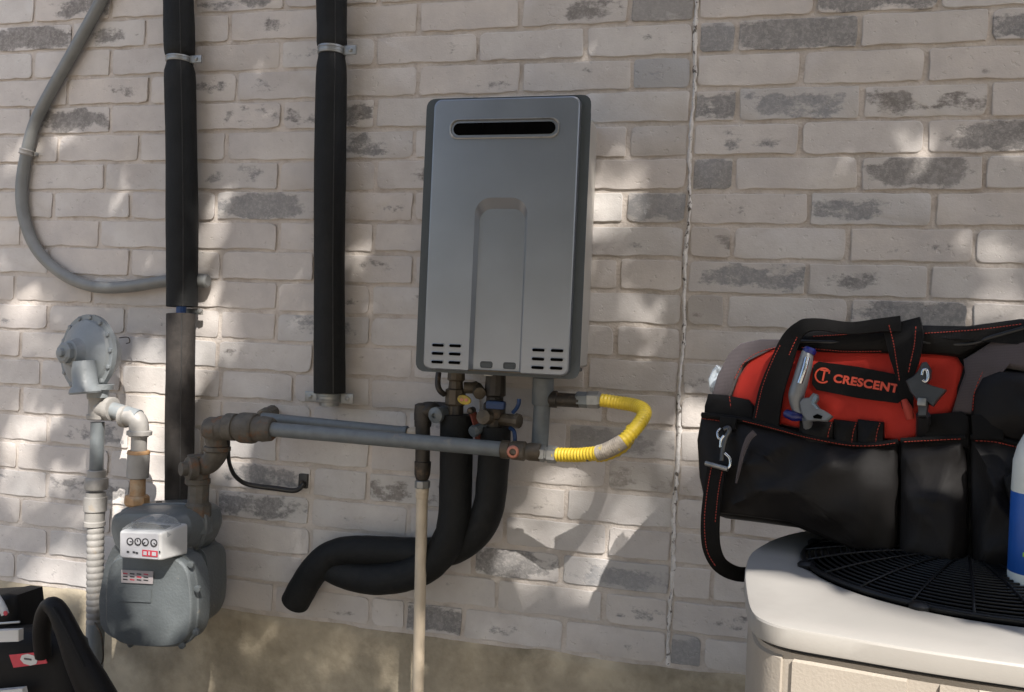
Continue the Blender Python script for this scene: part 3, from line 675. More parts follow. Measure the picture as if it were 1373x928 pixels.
box('cock_lug', vc+V((-.012, .004, .0)), (.03, .006, .014), COPPER, vb, .002, (gd, V((0, 1, 0)), V((0, 0, 1))))

# second, thinner grey pipe behind, stubbed out of the wall
bp_ = thing('stub_pipe', at(370, 560, -.05), 'thin grey pipe with brown wall fitting behind the long gas pipe', 'pipe')
lathe('wall_fitting', at(366, 553, -.0), V((.25, -1, -.1)), [(0, .02), (.05, .019), (.052, .023), (.075, .023), (.078, .018)], RUST, bp_, 12, 28)
q0 = at(352, 560, -.09); q1 = at(547, 579.5, -.09)
tube('thin_pipe', [q0, q1], .0125, GREYP, bp_, 18, straight=True)
lathe('end_collar', q1-V((.012, 0, 0)), (1, 0, 0), [(0, .014), (.01, .0145), (.012, .0125)], GREYP, bp_)
lathe('cream_coupling', q1+V((.002, 0, 0)), (1, 0, 0), [(-.004, .009), (.006, .012), (.02, .012), (.03, .009)], CREAM, bp_)

# black bonding wire with wall bracket
bw = thing('bonding_cable', at(306, 600, -.15), 'thin black cable looping from the rusty union to a small wall bracket', 'cable')
tube('cable', [at(306, 582, -.19), at(306, 600, -.17), at(307, 618, -.14), at(313, 635, -.11), at(326, 647, -.08), at(345, 652, -.06), at(370, 655, -.045), at(392, 658, -.035), at(402, 655, -.025), at(407, 648, -.02)], [.0048, .0048, .0048, .005, .0055, .0062, .0068, .0065, .006, .005], BLKPL, bw, 12)
kb = box('bracket', at(407, 645, -.008), (.024, .01, .036), BLKPL, bw, .002); lathe('screw', at(406, 648, -.013), NF, [(0, .007), (.006, .006)], DARKM, kb, 8)

# ------------------------------------------------------------------ yellow gas connector, gas tee
gt = thing('gas_tee', at(726, 600, -.12), 'dark grey capped tee pipe hanging under the right of the water heater', 'pipe fitting')
YT = -.12
k0 = at(729, 497, YT); k0.z = hz0+.004; k1 = at(725, 600, YT)
lathe('inlet_nipple', k0, (0, 0, -1), [(0, .014), (.03, .014)], DARKM, gt)
lathe('tee_body', V((k0.x, YT, k0.z-.016)), (0, 0, -1), [(0, .021), (.003, .0235), (.058, .0235), (.062, .021)], GREYP, gt)
tube('drip_leg', [V((k0.x, YT, k0.z-.07)), V((k0.x-.002, YT, k1.z))], .0185, GREYP, gt, 18, straight=True)
bc = at(737, 535, YT)
lathe('branch', V((k0.x+.012, YT, bc.z)), (1, 0, 0), [(0, .018), (.02, .019), (.022, .0155), (.07, .0155)], DARKM, gt)
yh = thing('gas_hose', at(800, 607, -.2), 'bright yellow coated gas hose looped beside the water heater', 'hose')
n0 = at(775, 536, YT); n1 = at(806, 536.5, YT-.005)
lathe('adapter', at(772, 535.5, YT), (1, 0, 0), [(0, .015), (.004, .0175), (.026, .0175), (.028, .014)], GREYP, yh, 6, 25)
lathe('flare_nut', at(787, 536, YT), n1-n0, [(0, .0155), (.003, .0185), (.026, .019), (.030, .016), (.033, .014)], STEEL, yh, 6, 25)
hp = [n1, at(830, 540, -.13), at(852, 544, -.15), at(864, 551, -.18), at(861, 562, -.21), at(849, 578, -.235), at(832, 594, -.25), at(808, 606, -.245), at(780, 610, -.225), at(758, 610, -.21), at(741, 609.5, YG)]
sp_ = smooth_path(hp, 16); nh = len(sp_)
# corrugations by arc length
ds = [0]
for a, b in zip(sp_, sp_[1:]): ds.append(ds[-1]+(b-a).length)
tot = ds[-1]; NN = 260; fin = []
j = 0
for i in range(NN+1):
    s = tot*i/NN
    while j < nh-2 and ds[j+1] < s: j += 1
    fin.append(sp_[j].lerp(sp_[j+1], (s-ds[j])/max(1e-6, ds[j+1]-ds[j])))
rad = [.0142+.0011*math.sin(i*2*math.pi/5.2)*(.6 if i < NN*.5 else 1) for i in range(NN+1)]
mesh('hose_body', *sweep(fin, rad, 20), YELLOW, yh, True, None, 60)
i0, i1 = int(NN*.57), int(NN*.72)
mesh('tape_wrap', *sweep(fin[i0:i1], [.0158+.0006*math.sin(i*2.4) for i in range(i0, i1)], 20), TAPE, yh, True, None, 60)
gg = smooth_path([at(846, 572, -.2), at(845, 588, -.19), at(834, 602, -.185), at(812, 612, -.19), at(800, 613, -.2)], 10)
mesh('coating_flap', *sweep(gg, [.010+.0008*math.sin(i*1.7) for i in range(len(gg))], 14), YELLOW, yh, True, None, 60)
lathe('flare_nut', at(717, 607, YG), at(741, 609.5, YG)-at(717, 607, YG), [(0, .014), (.006, .014), (.007, .018), (.022, .0185), (.023, .015), (.026, .015), (.028, .0185), (.045, .0185), (.048, .016)], STEEL, yh, 6, 25)
lathe('leak_plug', at(789, 612, -.235), (0, 0, -1), [(0, .007), (.008, .007), (.01, .004)], RUST, yh, 8)

# ------------------------------------------------------------------ valves and lagged water pipes under the heater
YW = -.115
hv = thing('isolation_valve', at(612, 560, YW), 'brass isolation valve with yellow tag under the left of the water heater', 'valve')
lathe('valve_body', V((at(612, 500, YW).x, YW, hz0+.002)), (0, 0, -1), [(0, .012), (.012, .012), (.014, .02), (.03, .021), (.034, .016), (.05, .018), (.053, .024), (.085, .024), (.09, .019), (.11, .019)], BRASS, hv, 10, 28)
lathe('side_port', at(598, 553, YW), V((-.25, -1, -.1)), [(0, .016), (.03, .016), (.034, .018), (.045, .018), (.048, .010), (.05, .006), (.044, .005)], GREYP, hv, 16, 30)
lathe('side_port', at(604, 548, YW), V((-1, 0, 0)), [(0, .014), (.04, .014)], DARKM, hv)
cc = at(623, 536, -.165); o = []
for k in range(20):
    t = 2*math.pi*k/20; o.append(cc+V((math.cos(t)*.0155, 0, math.sin(t)*.0105-.002*math.cos(t))))
yt = plate('yellow_tag', o, NF, .005, YELT, hv, bev=.001)
for dx in (-.005, .005): lathe('tag_hole', cc+V((dx, -.0045, 0)), NF, [(0, .0042), (.001, .0036)], COPPER, yt, 12)
tube('capillary', [at(588, 500, -.13), at(587, 515, -.14), at(590, 524, -.14), at(596, 529, -.13)], .0065, DARKM, hv, 10)
lathe('drain_port', at(640, 520, -.10), V((.35, -.8, -.2)), [(0, .013), (.03, .013), (.033, .015), (.045, .014), (.047, .007)], BRASS, hv, 10, 28)
tube('drain_arm', [at(622, 520, YW), at(634, 520, -.11), at(641, 518, -.105)], .013, BRASS, hv, 12)
tube('red_lever', [at(634, 553, -.125), at(638, 566, -.135), at(641, 580, -.135), at(642, 596, -.13)], .0072, REDP, hv, 8, flat=(1.2, .0025))
lathe('lever_pivot', at(634, 550, -.12), NF, [(0, .008), (.02, .008), (.024, .005)], DARKM, hv, 10)
cv_ = thing('isolation_valve', at(663, 560, YW), 'weathered isolation valve with blue handles under the middle of the water heater', 'valve')
lathe('valve_body', V((at(665, 500, YW).x, YW, hz0+.002)), (0, 0, -1), [(0, .013), (.012, .013), (.014, .022), (.06, .024), (.064, .019), (.075, .02), (.08, .025), (.11, .025), (.114, .02), (.15, .02)], DARKM, cv_, 12, 28)
lathe('side_port', at(660, 560, YW), V((-.2, -1, .1)), [(0, .015), (.035, .015), (.037, .0175), (.046, .0165), (.048, .008)], BRASS, cv_, 10, 28)
lathe('side_port', at(668, 562, YW), V((1, -.3, 0)), [(0, .014), (.045, .014), (.046, .017), (.055, .016)], BRASS, cv_, 10, 28)
box('blue_cap', at(665, 543, -.15), (.042, .022, .018), BLUE, cv_, .005)
tube('blue_lever', [at(688, 553, -.14), at(693, 547, -.15), at(695.5, 541, -.155), at(696, 535, -.155)], .0045, BLUE, cv_, 10)
tube('blue_lever', [at(684, 574, -.13), at(689, 578, -.14), at(690.5, 588, -.145), at(690, 600, -.145)], .0045, BLUE, cv_, 10)
lathe('lower_port', at(653, 570, YW), V((-.5, -.8, -.3)), [(0, .012), (.035, .012), (.038, .014), (.046, .012), (.047, .005)], GREYP, cv_, 10, 28)

lp1 = thing('lagged_pipe', at(430, 770, -.07), 'front black foam lagged pipe dropping from the heater and bending left', 'pipe')
pth = [at(612, 556, -.118), at(612, 600, -.118), at(611, 650, -.117), at(609, 695, -.115), at(600, 727, -.11), at(578, 755, -.10), at(545, 771, -.09), at(500, 776, -.08), at(462, 768, -.065), at(440, 758, -.05), at(425, 752, -.035)]
tube('foam_sleeve', pth, [(.0372-.004*max(0, (i-42)/18))*(1+.022*mn.noise(V((i*.45, 3, 1)))-.02*(i % 7 == 0)*(20 < i < 44)) for i in range(60)], FOAM, lp1, 26, 12, sharp=60)
tube('pipe', [at(612, 540, -.118), at(612, 560, -.118)], .016, DARKM, lp1, 16, straight=True)
lp2 = thing('lagged_pipe', at(395, 808, -.04), 'rear black foam lagged pipe whose open end turns down to the foundation', 'pipe')
pth = [at(664, 572, -.112), at(663, 600, -.112), at(660, 640, -.110), at(655, 680, -.105), at(640, 712, -.092), at(610, 735, -.075), at(570, 741, -.066), at(520, 739, -.066), at(475, 738, -.068), at(445, 744, -.07), at(423, 763, -.068), at(408, 785, -.06), at(396, 807, -.048)]
tube('foam_sleeve', pth, [(.0355-.001*(30 < i < 50))*(1+.022*mn.noise(V((i*.45, 8, 1)))-.018*(i % 6 == 0)*(18 < i < 54)) for i in range(66)], FOAM, lp2, 26, 12, sharp=60)
tube('pipe', [at(664, 560, -.112), at(664, 575, -.112)], .016, DARKM, lp2, 16, straight=True)
# relief drain
rd = thing('relief_drain_pipe', V((at(561, 928, -.135).x, -.135, 0)), 'slim cream plastic drain pipe with dark upper elbow below the water heater', 'pipe')
YD = -.135
d0 = at(567, 552, YD)
lathe('elbow_collar', at(588, 549, YD+.01), V((-1, 0, 0)), [(0, .0125), (.016, .014), (.018, .012)], BRASS, rd)
tube('elbow', [at(584, 550, YD+.008), at(577, 549.5, YD), at(570, 552, YD), at(567.5, 560, YD), at(567, 572, YD)], [.017, .019, .021, .02, .019], DARKM, rd, 18)
lathe('elbow_collar', at(567.5, 556, YD), (0, 0, -1), [(-.026, .012), (-.022, .02), (0, .021), (.004, .0205), (.012, .0205), (.014, .018)], DARKM, rd)
tube('dark_pipe', [at(567, 570, YD), at(566.5, 630, YD)], .0168, DARKM, rd, 18, straight=True)
lathe('reducer', at(567, 618, YD), (0, 0, -1), [(0, .0165), (.002, .019), (.03, .018), (.042, .014)], DARKM, rd)
lathe('hex_nut', at(566.5, 644, YD), (0, 0, -1), [(0, .0155), (.002, .0175), (.016, .0175), (.018, .0155)], STEEL, rd, 8, 25)
lathe('adapter', at(566.3, 654, YD), (0, 0, -1), [(0, .015), (.01, .0152), (.011, .0145), (.022, .0145), (.024, .013)], CREAM, rd)
pa = at(566, 664, YD); pb = at(560.5, 928, YD); pe = pa+(pb-pa)*(pa.z/(pa.z-pb.z))
tube('cream_pipe', [pa, pe], .0132, CREAM, rd, 18, straight=True)

# ------------------------------------------------------------------ air conditioner
T = .80
ac = thing('air_conditioner', (.37, -.57, 0), 'beige air conditioner condenser with rounded pale lid under the tool bag', 'air conditioner')
half = [(.042, -.70), (.043, -.80), (.047, -.862), (.060, -.893), (.088, -.912), (.153, -.924), (.244, -.938), (.37, -.946)]
back = [(.37, -.195), (.28, -.22), (.2, -.275), (.14, -.345), (.1, -.415), (.078, -.47), (.056, -.54), (.046, -.62)]
def mir(l): return [(.74-a, b) for a, b in l]
plan = half+mir(half[:-1])[::-1]+mir(back[1:])[::-1]+back
plan = [V((a, b, 0)) for a, b in plan]
m_ = len(plan); plan = smooth_path(plan+[plan[0]], 3)[:-1]
pc = V((.37, -.58, 0))
def prg(s, z): return [V((pc.x+(p.x-pc.x)*s, pc.y+(p.y-pc.y)*s, z)) for p in plan]
def pin(d, z): return [V((p.x, p.y, z))+(pc-p).normalized()*d for p in plan]
GC2 = V((.365, -.562, 0))
def ring_c(r_, z): return [V((GC2.x, GC2.y, z))+V((p.x-GC2.x, p.y-GC2.y, 0)).normalized()*r_ for p in plan]
loft('lid', [pin(.006, T-.026), pin(.001, T-.025), pin(0, T-.022), pin(0, T-.0035), pin(.0012, T-.001), pin(.004, T), pin(.05, T+.0015), ring_c(.245, T+.001), ring_c(.232, T-.003), ring_c(.228, T-.02)], LID, ac, sharp=24, cap1=False)
loft('fan_well', [ring_c(.2275, T-.021), ring_c(.226, T-.16)], VOID, ac, sharp=50)
cb = loft('cabinet', [pin(.012, .05), pin(.012, T-.0325)], CAB, ac, sharp=40)
loft('lid_gasket', [pin(.018, T-.0255), pin(.018, T-.0325)], BLKPL, ac)
loft('base_pad', [pin(-.06, 0.0), pin(-.06, .045), pin(-.055, .05)], GROUND, ac)
# curved cover panels on the cabinet with narrow gaps between them
m_ = len(plan)
def panel(i0, i1, z0, z1, off=.0):
    ids = [i % m_ for i in range(i0, i1+1)]; o = pin(.012, 0); q = []
    for i in ids: q.append(o[i]+(o[i]-pc).normalized()*.004)
    vs = []; n = len(q)
    for p, ii in zip(q, ids):
        base = o[ii]
        vs += [V((base.x, base.y, z0)), V((p.x, p.y, z0+.003)), V((p.x, p.y, z1-.003)), V((base.x, base.y, z1))]
    fs = []
    for i in range(n-1):
        for k in range(3): a = i*4+k; fs.append((a, a+1, a+5, a+4))
    fs += [(0, 1, 2, 3), tuple((n-1)*4+k for k in (3, 2, 1, 0))]
    return mesh('cover_panel', vs, fs, CAB, ac, True, None, 40)
i_f = min(range(m_), key=lambda i: (plan[i]-V((.088, -.912, 0))).length)
i_a = min(range(m_), key=lambda i: (plan[i]-V((.205, -.933, 0))).length)
i_b = min(range(m_), key=lambda i: (plan[i]-V((.262, -.94, 0))).length)
panel(i_f, i_a, .07, T-.038); panel(i_a+1, i_b, .07, T-.038); panel(i_b+1, i_b+9, .07, T-.038)
panel(i_f-14, i_f-1, .07, T-.038)
# fan guard: shallow dome of wire rings on spokes, with a rim
gc = V((.365, -.562, T+.004)); GR = .232
gv = []; gf = []
def addm(vs, fs):
    k = len(gv); gv.extend(vs); gf.extend(tuple(i+k for i in f) for f in fs)
def dome(r): return .030*(1-(r/GR)**2.2)
for k in range(24):
    r = GR*(1-k/25.0)
    pts = [gc+V((r*math.cos(t), r*math.sin(t), dome(r))) for t in [2*math.pi*i/48 for i in range(49)]]
    addm(*sweep(pts, .0042 if k == 0 else .0017, 6, cap=False))
for k in range(20):
    t = 2*math.pi*k/20+.1
    pts = [gc+V((r*math.cos(t), r*math.sin(t), dome(r)+.002)) for r in [GR*(1-.12*i) for i in range(8)]]
    addm(*sweep(pts, .0018, 6))
gd_ = mesh('fan_guard', gv, gf, WIRE, ac); gd_['kind'] = 'stuff'
for t in (-2.05, -.4, 1.1, 2.6, -2.95):
    q = gc+V((math.cos(t)*(GR+.004), math.sin(t)*(GR+.004), -.002)); lathe('guard_foot', q, (0, 0, 1), [(-.004, .012), (.003, .013), (.007, .009), (.008, .004)], WIRE, ac, 14)

# ------------------------------------------------------------------ tool bag
aB = math.radians(20); eB = V((math.cos(aB), -math.sin(aB), 0)); nB0 = V((-math.sin(aB), -math.cos(aB), 0)); tl = math.radians(10)
nB = nB0*math.cos(tl)+V((0, 0, 1))*math.sin(tl); hB = V((0, 0, 1))*math.cos(tl)-nB0*math.sin(tl)
OB = V((-.03, -.42, .83))
def onb(px, py, off=0.0): return onplane(px, py, OB, nB, off)
tb = thing('tool_bag', OB+eB*.25, 'large black and red tool bag with grey trim resting on the air conditioner', 'tool bag')
bo = [(932, 640), (930, 600), (935, 565), (944, 540), (956, 520), (966, 500), (976, 478), (990, 460), (1012, 453), (1045, 451), (1085, 447), (1140, 445), (1200, 442), (1260, 441), (1310, 436), (1373, 430), (1430, 434), (1475, 460), (1500, 520), (1505, 620), (1495, 730), (1470, 815), (1400, 812), (1300, 794), (1200, 764), (1120, 732), (1060, 707), (1000, 699), (960, 694), (944, 688), (936, 668)]
bo = densify([onb(a, b) for a, b in bo], .022)
def wr_(p, s, k=1.0):
    l = (p-OB).dot(eB); h = (p-OB).dot(hB)
    f_ = 1-abs(mn.noise(V((l*6+h*4, h*5-l*3, 7))))*2.2; g_ = 1-abs(mn.noise(V((l*11-h*9, h*8+l*4, 2))))*2.2
    return k*(.004*mn.noise(V((l*7, h*6, 1)))+.007*max(0, f_)**3+.0055*max(0, g_)**3-.003)
bc_ = sum(bo, V((0, 0, 0)))/len(bo); rings = []
for s, d in ((.86, -.245), (.95, -.235), (.99, -.21), (1.005, -.12), (1.0, -.05), (.985, -.018), (.955, -.004), (.90, .004), (.8, .010), (.65, .014), (.45, .016), (.25, .016), (.08, .016)):
    rings.append([bc_+(p-bc_)*s+nB*(d+(wr_(p, s) if d > -.2 else 0)*(.8 if s > .97 else 1)) for p in bo])
loft('body', rings, NYLON, tb, sharp=70)
def sheet(name, pts, off, th, mat, bulge=0.0, step=.02, wk=.5, parent=tb, sub=(1.0, .985, .96, .92, .86, .79, .71, .62, .53, .44, .35, .26, .17, .09, .03)):
    o = densify([onb(a, b, off) for a, b in pts], step); c = sum(o, V((0, 0, 0)))/len(o); rg_ = [[p-nB*.02 for p in o], [p for p in o]]
    for s in sub[1:]:
        rg_.append([c+(p-c)*s+nB*(th*min(1, (1-s)*40)+bulge*(1-s*s)+wk*wr_(c+(p-c)*s, s)*(1-s**6)) for p in o])
    return loft(name, rg_, mat, parent, sharp=60)
OF = .024
# red upper panel, grey side trims
sheet('side_trim', [(952, 540), (962, 505), (978, 474), (994, 460), (1020, 455), (1050, 455), (1046, 464), (1024, 468), (1002, 482), (988, 505), (976, 536)], OF-.004, .004, GREYF, .004, wk=.3)
sheet('red_panel', [(978, 540), (990, 506), (1004, 484), (1026, 470), (1050, 466), (1120, 472), (1190, 473), (1260, 474), (1284, 479), (1292, 492), (1284, 530), (1268, 575), (1210, 592), (1100, 580), (1010, 562)], OF-.008, .006, REDF, .006, wk=.5)
sheet('top_band', [(1062, 470), (1070, 446), (1120, 440), (1200, 436), (1300, 438), (1373, 428), (1440, 440), (1440, 470), (1373, 452), (1320, 462), (1290, 478), (1230, 474), (1120, 473)], OF-.002, .006, NYLON, .008, wk=.6)
sheet('side_trim', [(1292, 482), (1312, 470), (1345, 448), (1378, 432), (1440, 440), (1445, 500), (1390, 500), (1345, 492), (1318, 498), (1308, 520), (1304, 555), (1276, 555), (1284, 528), (1294, 500)], OF, .004, GREYF, .006, wk=.5)
sheet('end_pocket', [(1302, 560), (1304, 530), (1316, 506), (1338, 496), (1378, 500), (1430, 510), (1440, 560), (1430, 600), (1360, 590), (1310, 580)], OF+.004, .004, SHINY, .02, wk=1.2)
# small inner pockets behind the big front pocket
sheet('inner_pocket', [(950, 528), (975, 530), (1004, 536), (1012, 545), (1010, 580), (944, 572), (945, 545)], OF+.002, .004, WEB, .006, wk=.6)
for a, b in ((1072, 1118), (1118, 1150), (1150, 1185)):
    sheet('inner_pocket', [(a, 562), (b, 566), (b, 606), (a, 604)], OF+.006, .003, NYLON, .006, .01)
sheet('inner_pocket', [(1240, 556), (1290, 552), (1300, 560), (1300, 600), (1238, 600)], OF+.006, .004, WEB, .004)
sheet('inner_pocket', [(1302, 556), (1345, 556), (1346, 590), (1304, 590)], OF+.01, .004, WEB, .004)
# big front pockets
sheet('front_pocket', [(941, 556), (965, 559), (996, 563), (1036, 573), (1077, 584), (1110, 591), (1141, 596), (1175, 596), (1204, 592), (1206, 650), (1202, 730), (1190, 756), (1120, 726), (1060, 700), (1000, 692), (962, 688), (946, 676), (938, 640), (935, 590)], OF, .006, SHINY, .030, .016, 2.4)
sheet('front_pocket', [(1208, 591), (1250, 589), (1294, 587), (1298, 640), (1298, 730), (1290, 784), (1240, 770), (1206, 760), (1208, 670)], OF, .006, SHINY, .028, .016, 2.2)
sheet('end_pouch', [(1301, 586), (1335, 588), (1372, 597), (1430, 604), (1440, 680), (1430, 795), (1370, 802), (1304, 788), (1302, 680)], OF, .006, SHINY, .022, .016, 2.0)
sheet('pocket_flap', [(1345, 640), (1364, 628), (1400, 640), (1400, 700), (1375, 706), (1355, 680)], OF+.03, .004, NYLON, .008)
# rolled pocket binding
def lineb(name, pts, off, r, mat, parent=tb, flat=None, n=8):
    return tube(name, [onb(a, b, off) for a, b in pts], r, mat, parent, 8, n, flat=flat, hint=nB)
def binding(pts, off):
    s = tube('binding', [onb(a, b, off) for a, b in pts], 1, WEB, tb, 8, 8, flat=(.0055, .002), hint=nB)
    return s
bd = [(941, 556), (965, 559), (996, 563), (1036, 573), (1077, 584), (1110, 591), (1141, 596), (1175, 596), (1204, 592)]
lineb('binding', bd, OF+.014, .0045, WEB); lineb('binding', [(1208, 591), (1250, 589), (1294, 587)], OF+.014, .0045, WEB)
lineb('binding', [(1301, 586), (1335, 588), (1372, 597), (1430, 604)], OF+.008, .0045, WEB)
def stitch(pts, off, parent=tb, r=.00065, dash=True):
    p = smooth_path([onb(a, b, off) for a, b in pts], 10); vs = []; fs = []; ln = 0; cur = [p[0]]
    q = [p[0]]
    for a, b in zip(p, p[1:]):
        k = max(1, int((b-a).length/.0013)); q += [a.lerp(b, i/k) for i in range(1, k+1)]
    step = 3
    for i in range(0, len(q)-2, step):
        seg = q[i:i+3]
        v, f = sweep(seg, r, 5); k = len(vs); vs += v; fs += [tuple(x+k for x in g_) for g_ in f]
    return mesh('stitching', vs, fs, STITCH, parent)
stitch([(a, b+1.5) for a, b in bd[2:]], OF+.0195); stitch([(941, 561), (965, 564.5)], OF+.012)
stitch([(1212, 592.5), (1250, 590.5), (1292, 588.5)], OF+.0195); stitch([(1308, 591), (1335, 593), (1372, 602)], OF+.0135)
stitch([(978, 532), (980, 548), (980, 560)], OF+.012); stitch([(985, 508), (998, 486), (1018, 472), (1046, 465)], OF+.004)
stitch([(1318, 498), (1307, 525), (1304, 552)], OF+.010); stitch([(1075, 466), (1130, 471), (1185, 471)], OF+.010); stitch([(1090, 451), (1140, 448), (1185, 444)], OF+.012); stitch([(1240, 447), (1310, 442), (1373, 434)], OF+.014)
for xx in (1115, 1148, 1180): stitch([(xx, 567), (xx-4, 580), (xx-6, 594)], OF+.016)
lineb('zipper', [(1068, 458), (1130, 459), (1200, 457), (1290, 462), (1330, 452), (1373, 440)], OF+.008, .0035, BLKPL)
# carrying handles: flat webbing rising from the pocket, over the top
def band(name, c_pts, hw, off, parent=tb, mat=WEB, th=.0022, sag=None):
    pts = [onb(a, b, off if sag is None else off+sag[i]) for i, (a, b) in enumerate(c_pts)]
    pts = smooth_path(pts, 6); vs = []; fs = []; n = len(pts); m = 6
    hws = hw if isinstance(hw, list) else [hw]*len(c_pts)
    for i, p in enumerate(pts):
        d = (pts[min(i+1, n-1)]-pts[max(i-1, 0)]).normalized(); a = d.cross(nB).normalized()
        t = i/(n-1)*(len(hws)-1); k = min(int(t), len(hws)-2); h = hws[k]+(hws[k+1]-hws[k])*(t-k)
        for x, y in ((-1, -th), (-.96, th), (0, th*1.5), (.96, th), (1, -th), (0, -th)): vs.append(p+a*x*h+nB*y)
    for i in range(n-1):
        for k in range(m): fs.append((i*m+k, i*m+(k+1) % m, (i+1)*m+(k+1) % m, (i+1)*m+k))
    fs.append(tuple(range(m))); fs.append(tuple((n-1)*m+k for k in range(m)))
    return mesh(name, vs, fs, mat, parent, True, None, 60)
hl = band('handle', [(1026, 568), (1034, 525), (1047, 488), (1060, 456), (1076, 439), (1098, 435), (1140, 440), (1180, 436), (1208, 434)], [.0235, .0215, .019, .016, .012, .010, .010, .011, .013], OF+.012, sag=[0, .004, .01, .02, .03, .03, .026, .026, .022])
stitch([(1013, 560), (1022, 520), (1036, 483), (1052, 452)], OF+.030, hl); stitch([(1058, 476), (1063, 464), (1069, 452)], OF+.038, hl)
hr = band('handle', [(1208, 432), (1212, 450), (1213, 480), (1213, 505), (1215, 528), (1217, 548)], [.0285, .028, .022, .013, .010, .008], OF+.014, sag=[.014, .018, .016, .010, .004, -.004])
stitch([(1192, 436), (1198, 460), (1202, 485), (1206, 510)], OF+.040, hr); stitch([(1228, 438), (1226, 462), (1221, 485), (1218, 500)], OF+.040, hr)
lineb('handle_grip', [(1066, 440), (1078, 432), (1100, 433), (1140, 437), (1180, 433), (1205, 430)], OF+.030, .006, WEB)
# name patch
pch = [(1091, 490), (1098, 485), (1150, 492), (1206, 503), (1213, 512), (1212, 534), (1204, 541), (1150, 534), (1095, 523), (1089, 515)]
PO = OF+.010
ptc = [onb(a, b, PO) for a, b in pch]; patch = plate('logo_patch', ptc, nB, .002, WEB, tb)
def glyphs(txt, p0, p1, hgt, off, mat, parent):
    cu_ = bpy.data.curves.new('lettering', 'FONT'); cu_.body = txt; cu_.size = 1; cu_.offset = .04; cu_.space_character = 1.06
    to_ = bpy.data.objects.new('t', cu_); COL.objects.link(to_); bpy.context.view_layer.update()
    me = bpy.data.meshes.new_from_object(to_.evaluated_get(bpy.context.evaluated_depsgraph_get())); bpy.data.objects.remove(to_)
    xs_ = [v.co.x for v in me.vertices]; ys_ = [v.co.y for v in me.vertices]; x0, x1, y0, y1 = min(xs_), max(xs_), min(ys_), max(ys_)
    a = onb(*p0, off); b = onb(*p1, off); ex_ = b-a; ey_ = nB.cross(ex_.normalized())*hgt
    if ey_.z < 0: ey_ = -ey_
    vs = [a+ex_*((v.co.x-x0)/(x1-x0))+ey_*((v.co.y-y0)/(y1-y0)) for v in me.vertices]
    return mesh('lettering', vs, [tuple(p.vertices) for p in me.polygons], mat, parent, False)
pxm = (onb(1200, 510)-onb(1100, 510)).length/100
glyphs('CRESCENT', (1116.5, 512.5), (1204, 527.5), 12.3*pxm, PO+.0028, LOGO, patch)
lc = onb(1103.5, 503.5, PO+.0026); ex_ = (onb(1204, 527)-onb(1116, 512)).normalized(); ey_ = nB.cross(ex_); ey_ = -ey_ if ey_.z < 0 else ey_
rv = []; rf = []; nq = 28
for k in range(nq+1):
    t = math.radians(42)+math.radians(276)*k/nq
    for rr_ in (11.5*pxm, 9.2*pxm): rv.append(lc+(ex_*math.cos(t)+ey_*math.sin(t))*rr_+nB*.0004)
for k in range(nq): rf.append((2*k, 2*k+1, 2*k+3, 2*k+2))
for x0, x1, y0, y1 in ((-5, 8.5, 6.2, 8.6), (-.2, 2.4, -7.5, 6.2), (6.6, 8.5, 4, 6.3)):
    k = len(rv); rv += [lc+(ex_*x+ey_*y)*pxm+nB*.0004 for x, y in ((x0, y0), (x1, y0), (x1, y1), (x0, y1))]; rf.append((k, k+1, k+2, k+3))
mesh('emblem', rv, rf, LOGO, patch, False)
# shoulder strap, ring and snap hook
ss = band('shoulder_strap', [(962, 622), (956, 660), (952, 700), (954, 735), (966, 758), (990, 770), (1020, 768)], [.0165, .0165, .0165, .0165, .0155, .013, .012], .04, sag=[.016, .014, 0, -.02, -.05, -.09, -.14])
stitch([(954, 626), (948, 660), (944.5, 700), (948, 738), (960, 760)], .062, ss); stitch([(969, 628), (963, 660), (959, 700)], .062, ss)
lineb('buckle', [(947, 622), (975, 628), (979, 616), (972, 608)], .062, .0028, CHROME); lineb('buckle_bar', [(946, 621), (976, 629)], .064, .0042, STEEL)
lineb('snap_hook', [(968, 618), (970, 600), (974, 586), (978, 578), (976, 574), (971, 576)], .058, .0046, BLACKT)
lineb('snap_gate', [(966, 600), (967, 590), (971, 584)], .06, .0028, CHROME)
tube('hook_ring', [onb(966, 575, .05), onb(962, 580, .055), onb(964, 588, .058), onb(970, 588, .056)], .0024, CHROME, tb, 8)
box('strap_tab', onb(976, 568, .046), (.03, .008, .022), WEB, tb, .003, (eB, nB, hB))
# painted highlight, not piping: pale grey band along a front pocket fold
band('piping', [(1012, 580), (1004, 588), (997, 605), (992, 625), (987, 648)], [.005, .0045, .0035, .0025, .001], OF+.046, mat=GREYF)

# ------------------------------------------------------------------ tools in the bag
uk = thing('utility_knife', onb(1078, 560, OF+.02), 'grey and dark blue gripped knife standing in the front of the bag', 'knife')
tube('grip', [onb(1083, 472, OF+.024), onb(1079, 490, OF+.026), onb(1073, 512, OF+.026), onb(1068, 530, OF+.024), onb(1070, 548, OF+.02), onb(1076, 562, OF+.016)], [.0095, .012, .0125, .013, .010, .011], SILVERH, uk, 12, 8)
tube('chrome_strip', [onb(1082, 480, OF+.036), onb(1078, 496, OF+.039), onb(1072, 514, OF+.039)], .0048, CHROME, uk, 10)
lathe('blue_cap', onb(1084, 474, OF+.024), onb(1086, 466, OF+.024)-onb(1083, 474, OF+.024), [(0, .0105), (.006, .011), (.01, .008)], BLUEG, uk, 14)
tube('blue_heel', [onb(1054, 554, OF+.022), onb(1064, 558, OF+.026), onb(1076, 559, OF+.022)], [.007, .0085, .006], BLUEG, uk, 12)
aw = thing('adjustable_wrench', onb(1090, 566, OF+.03), 'silver adjustable wrench head poking out beside the blue-gripped knife', 'wrench')
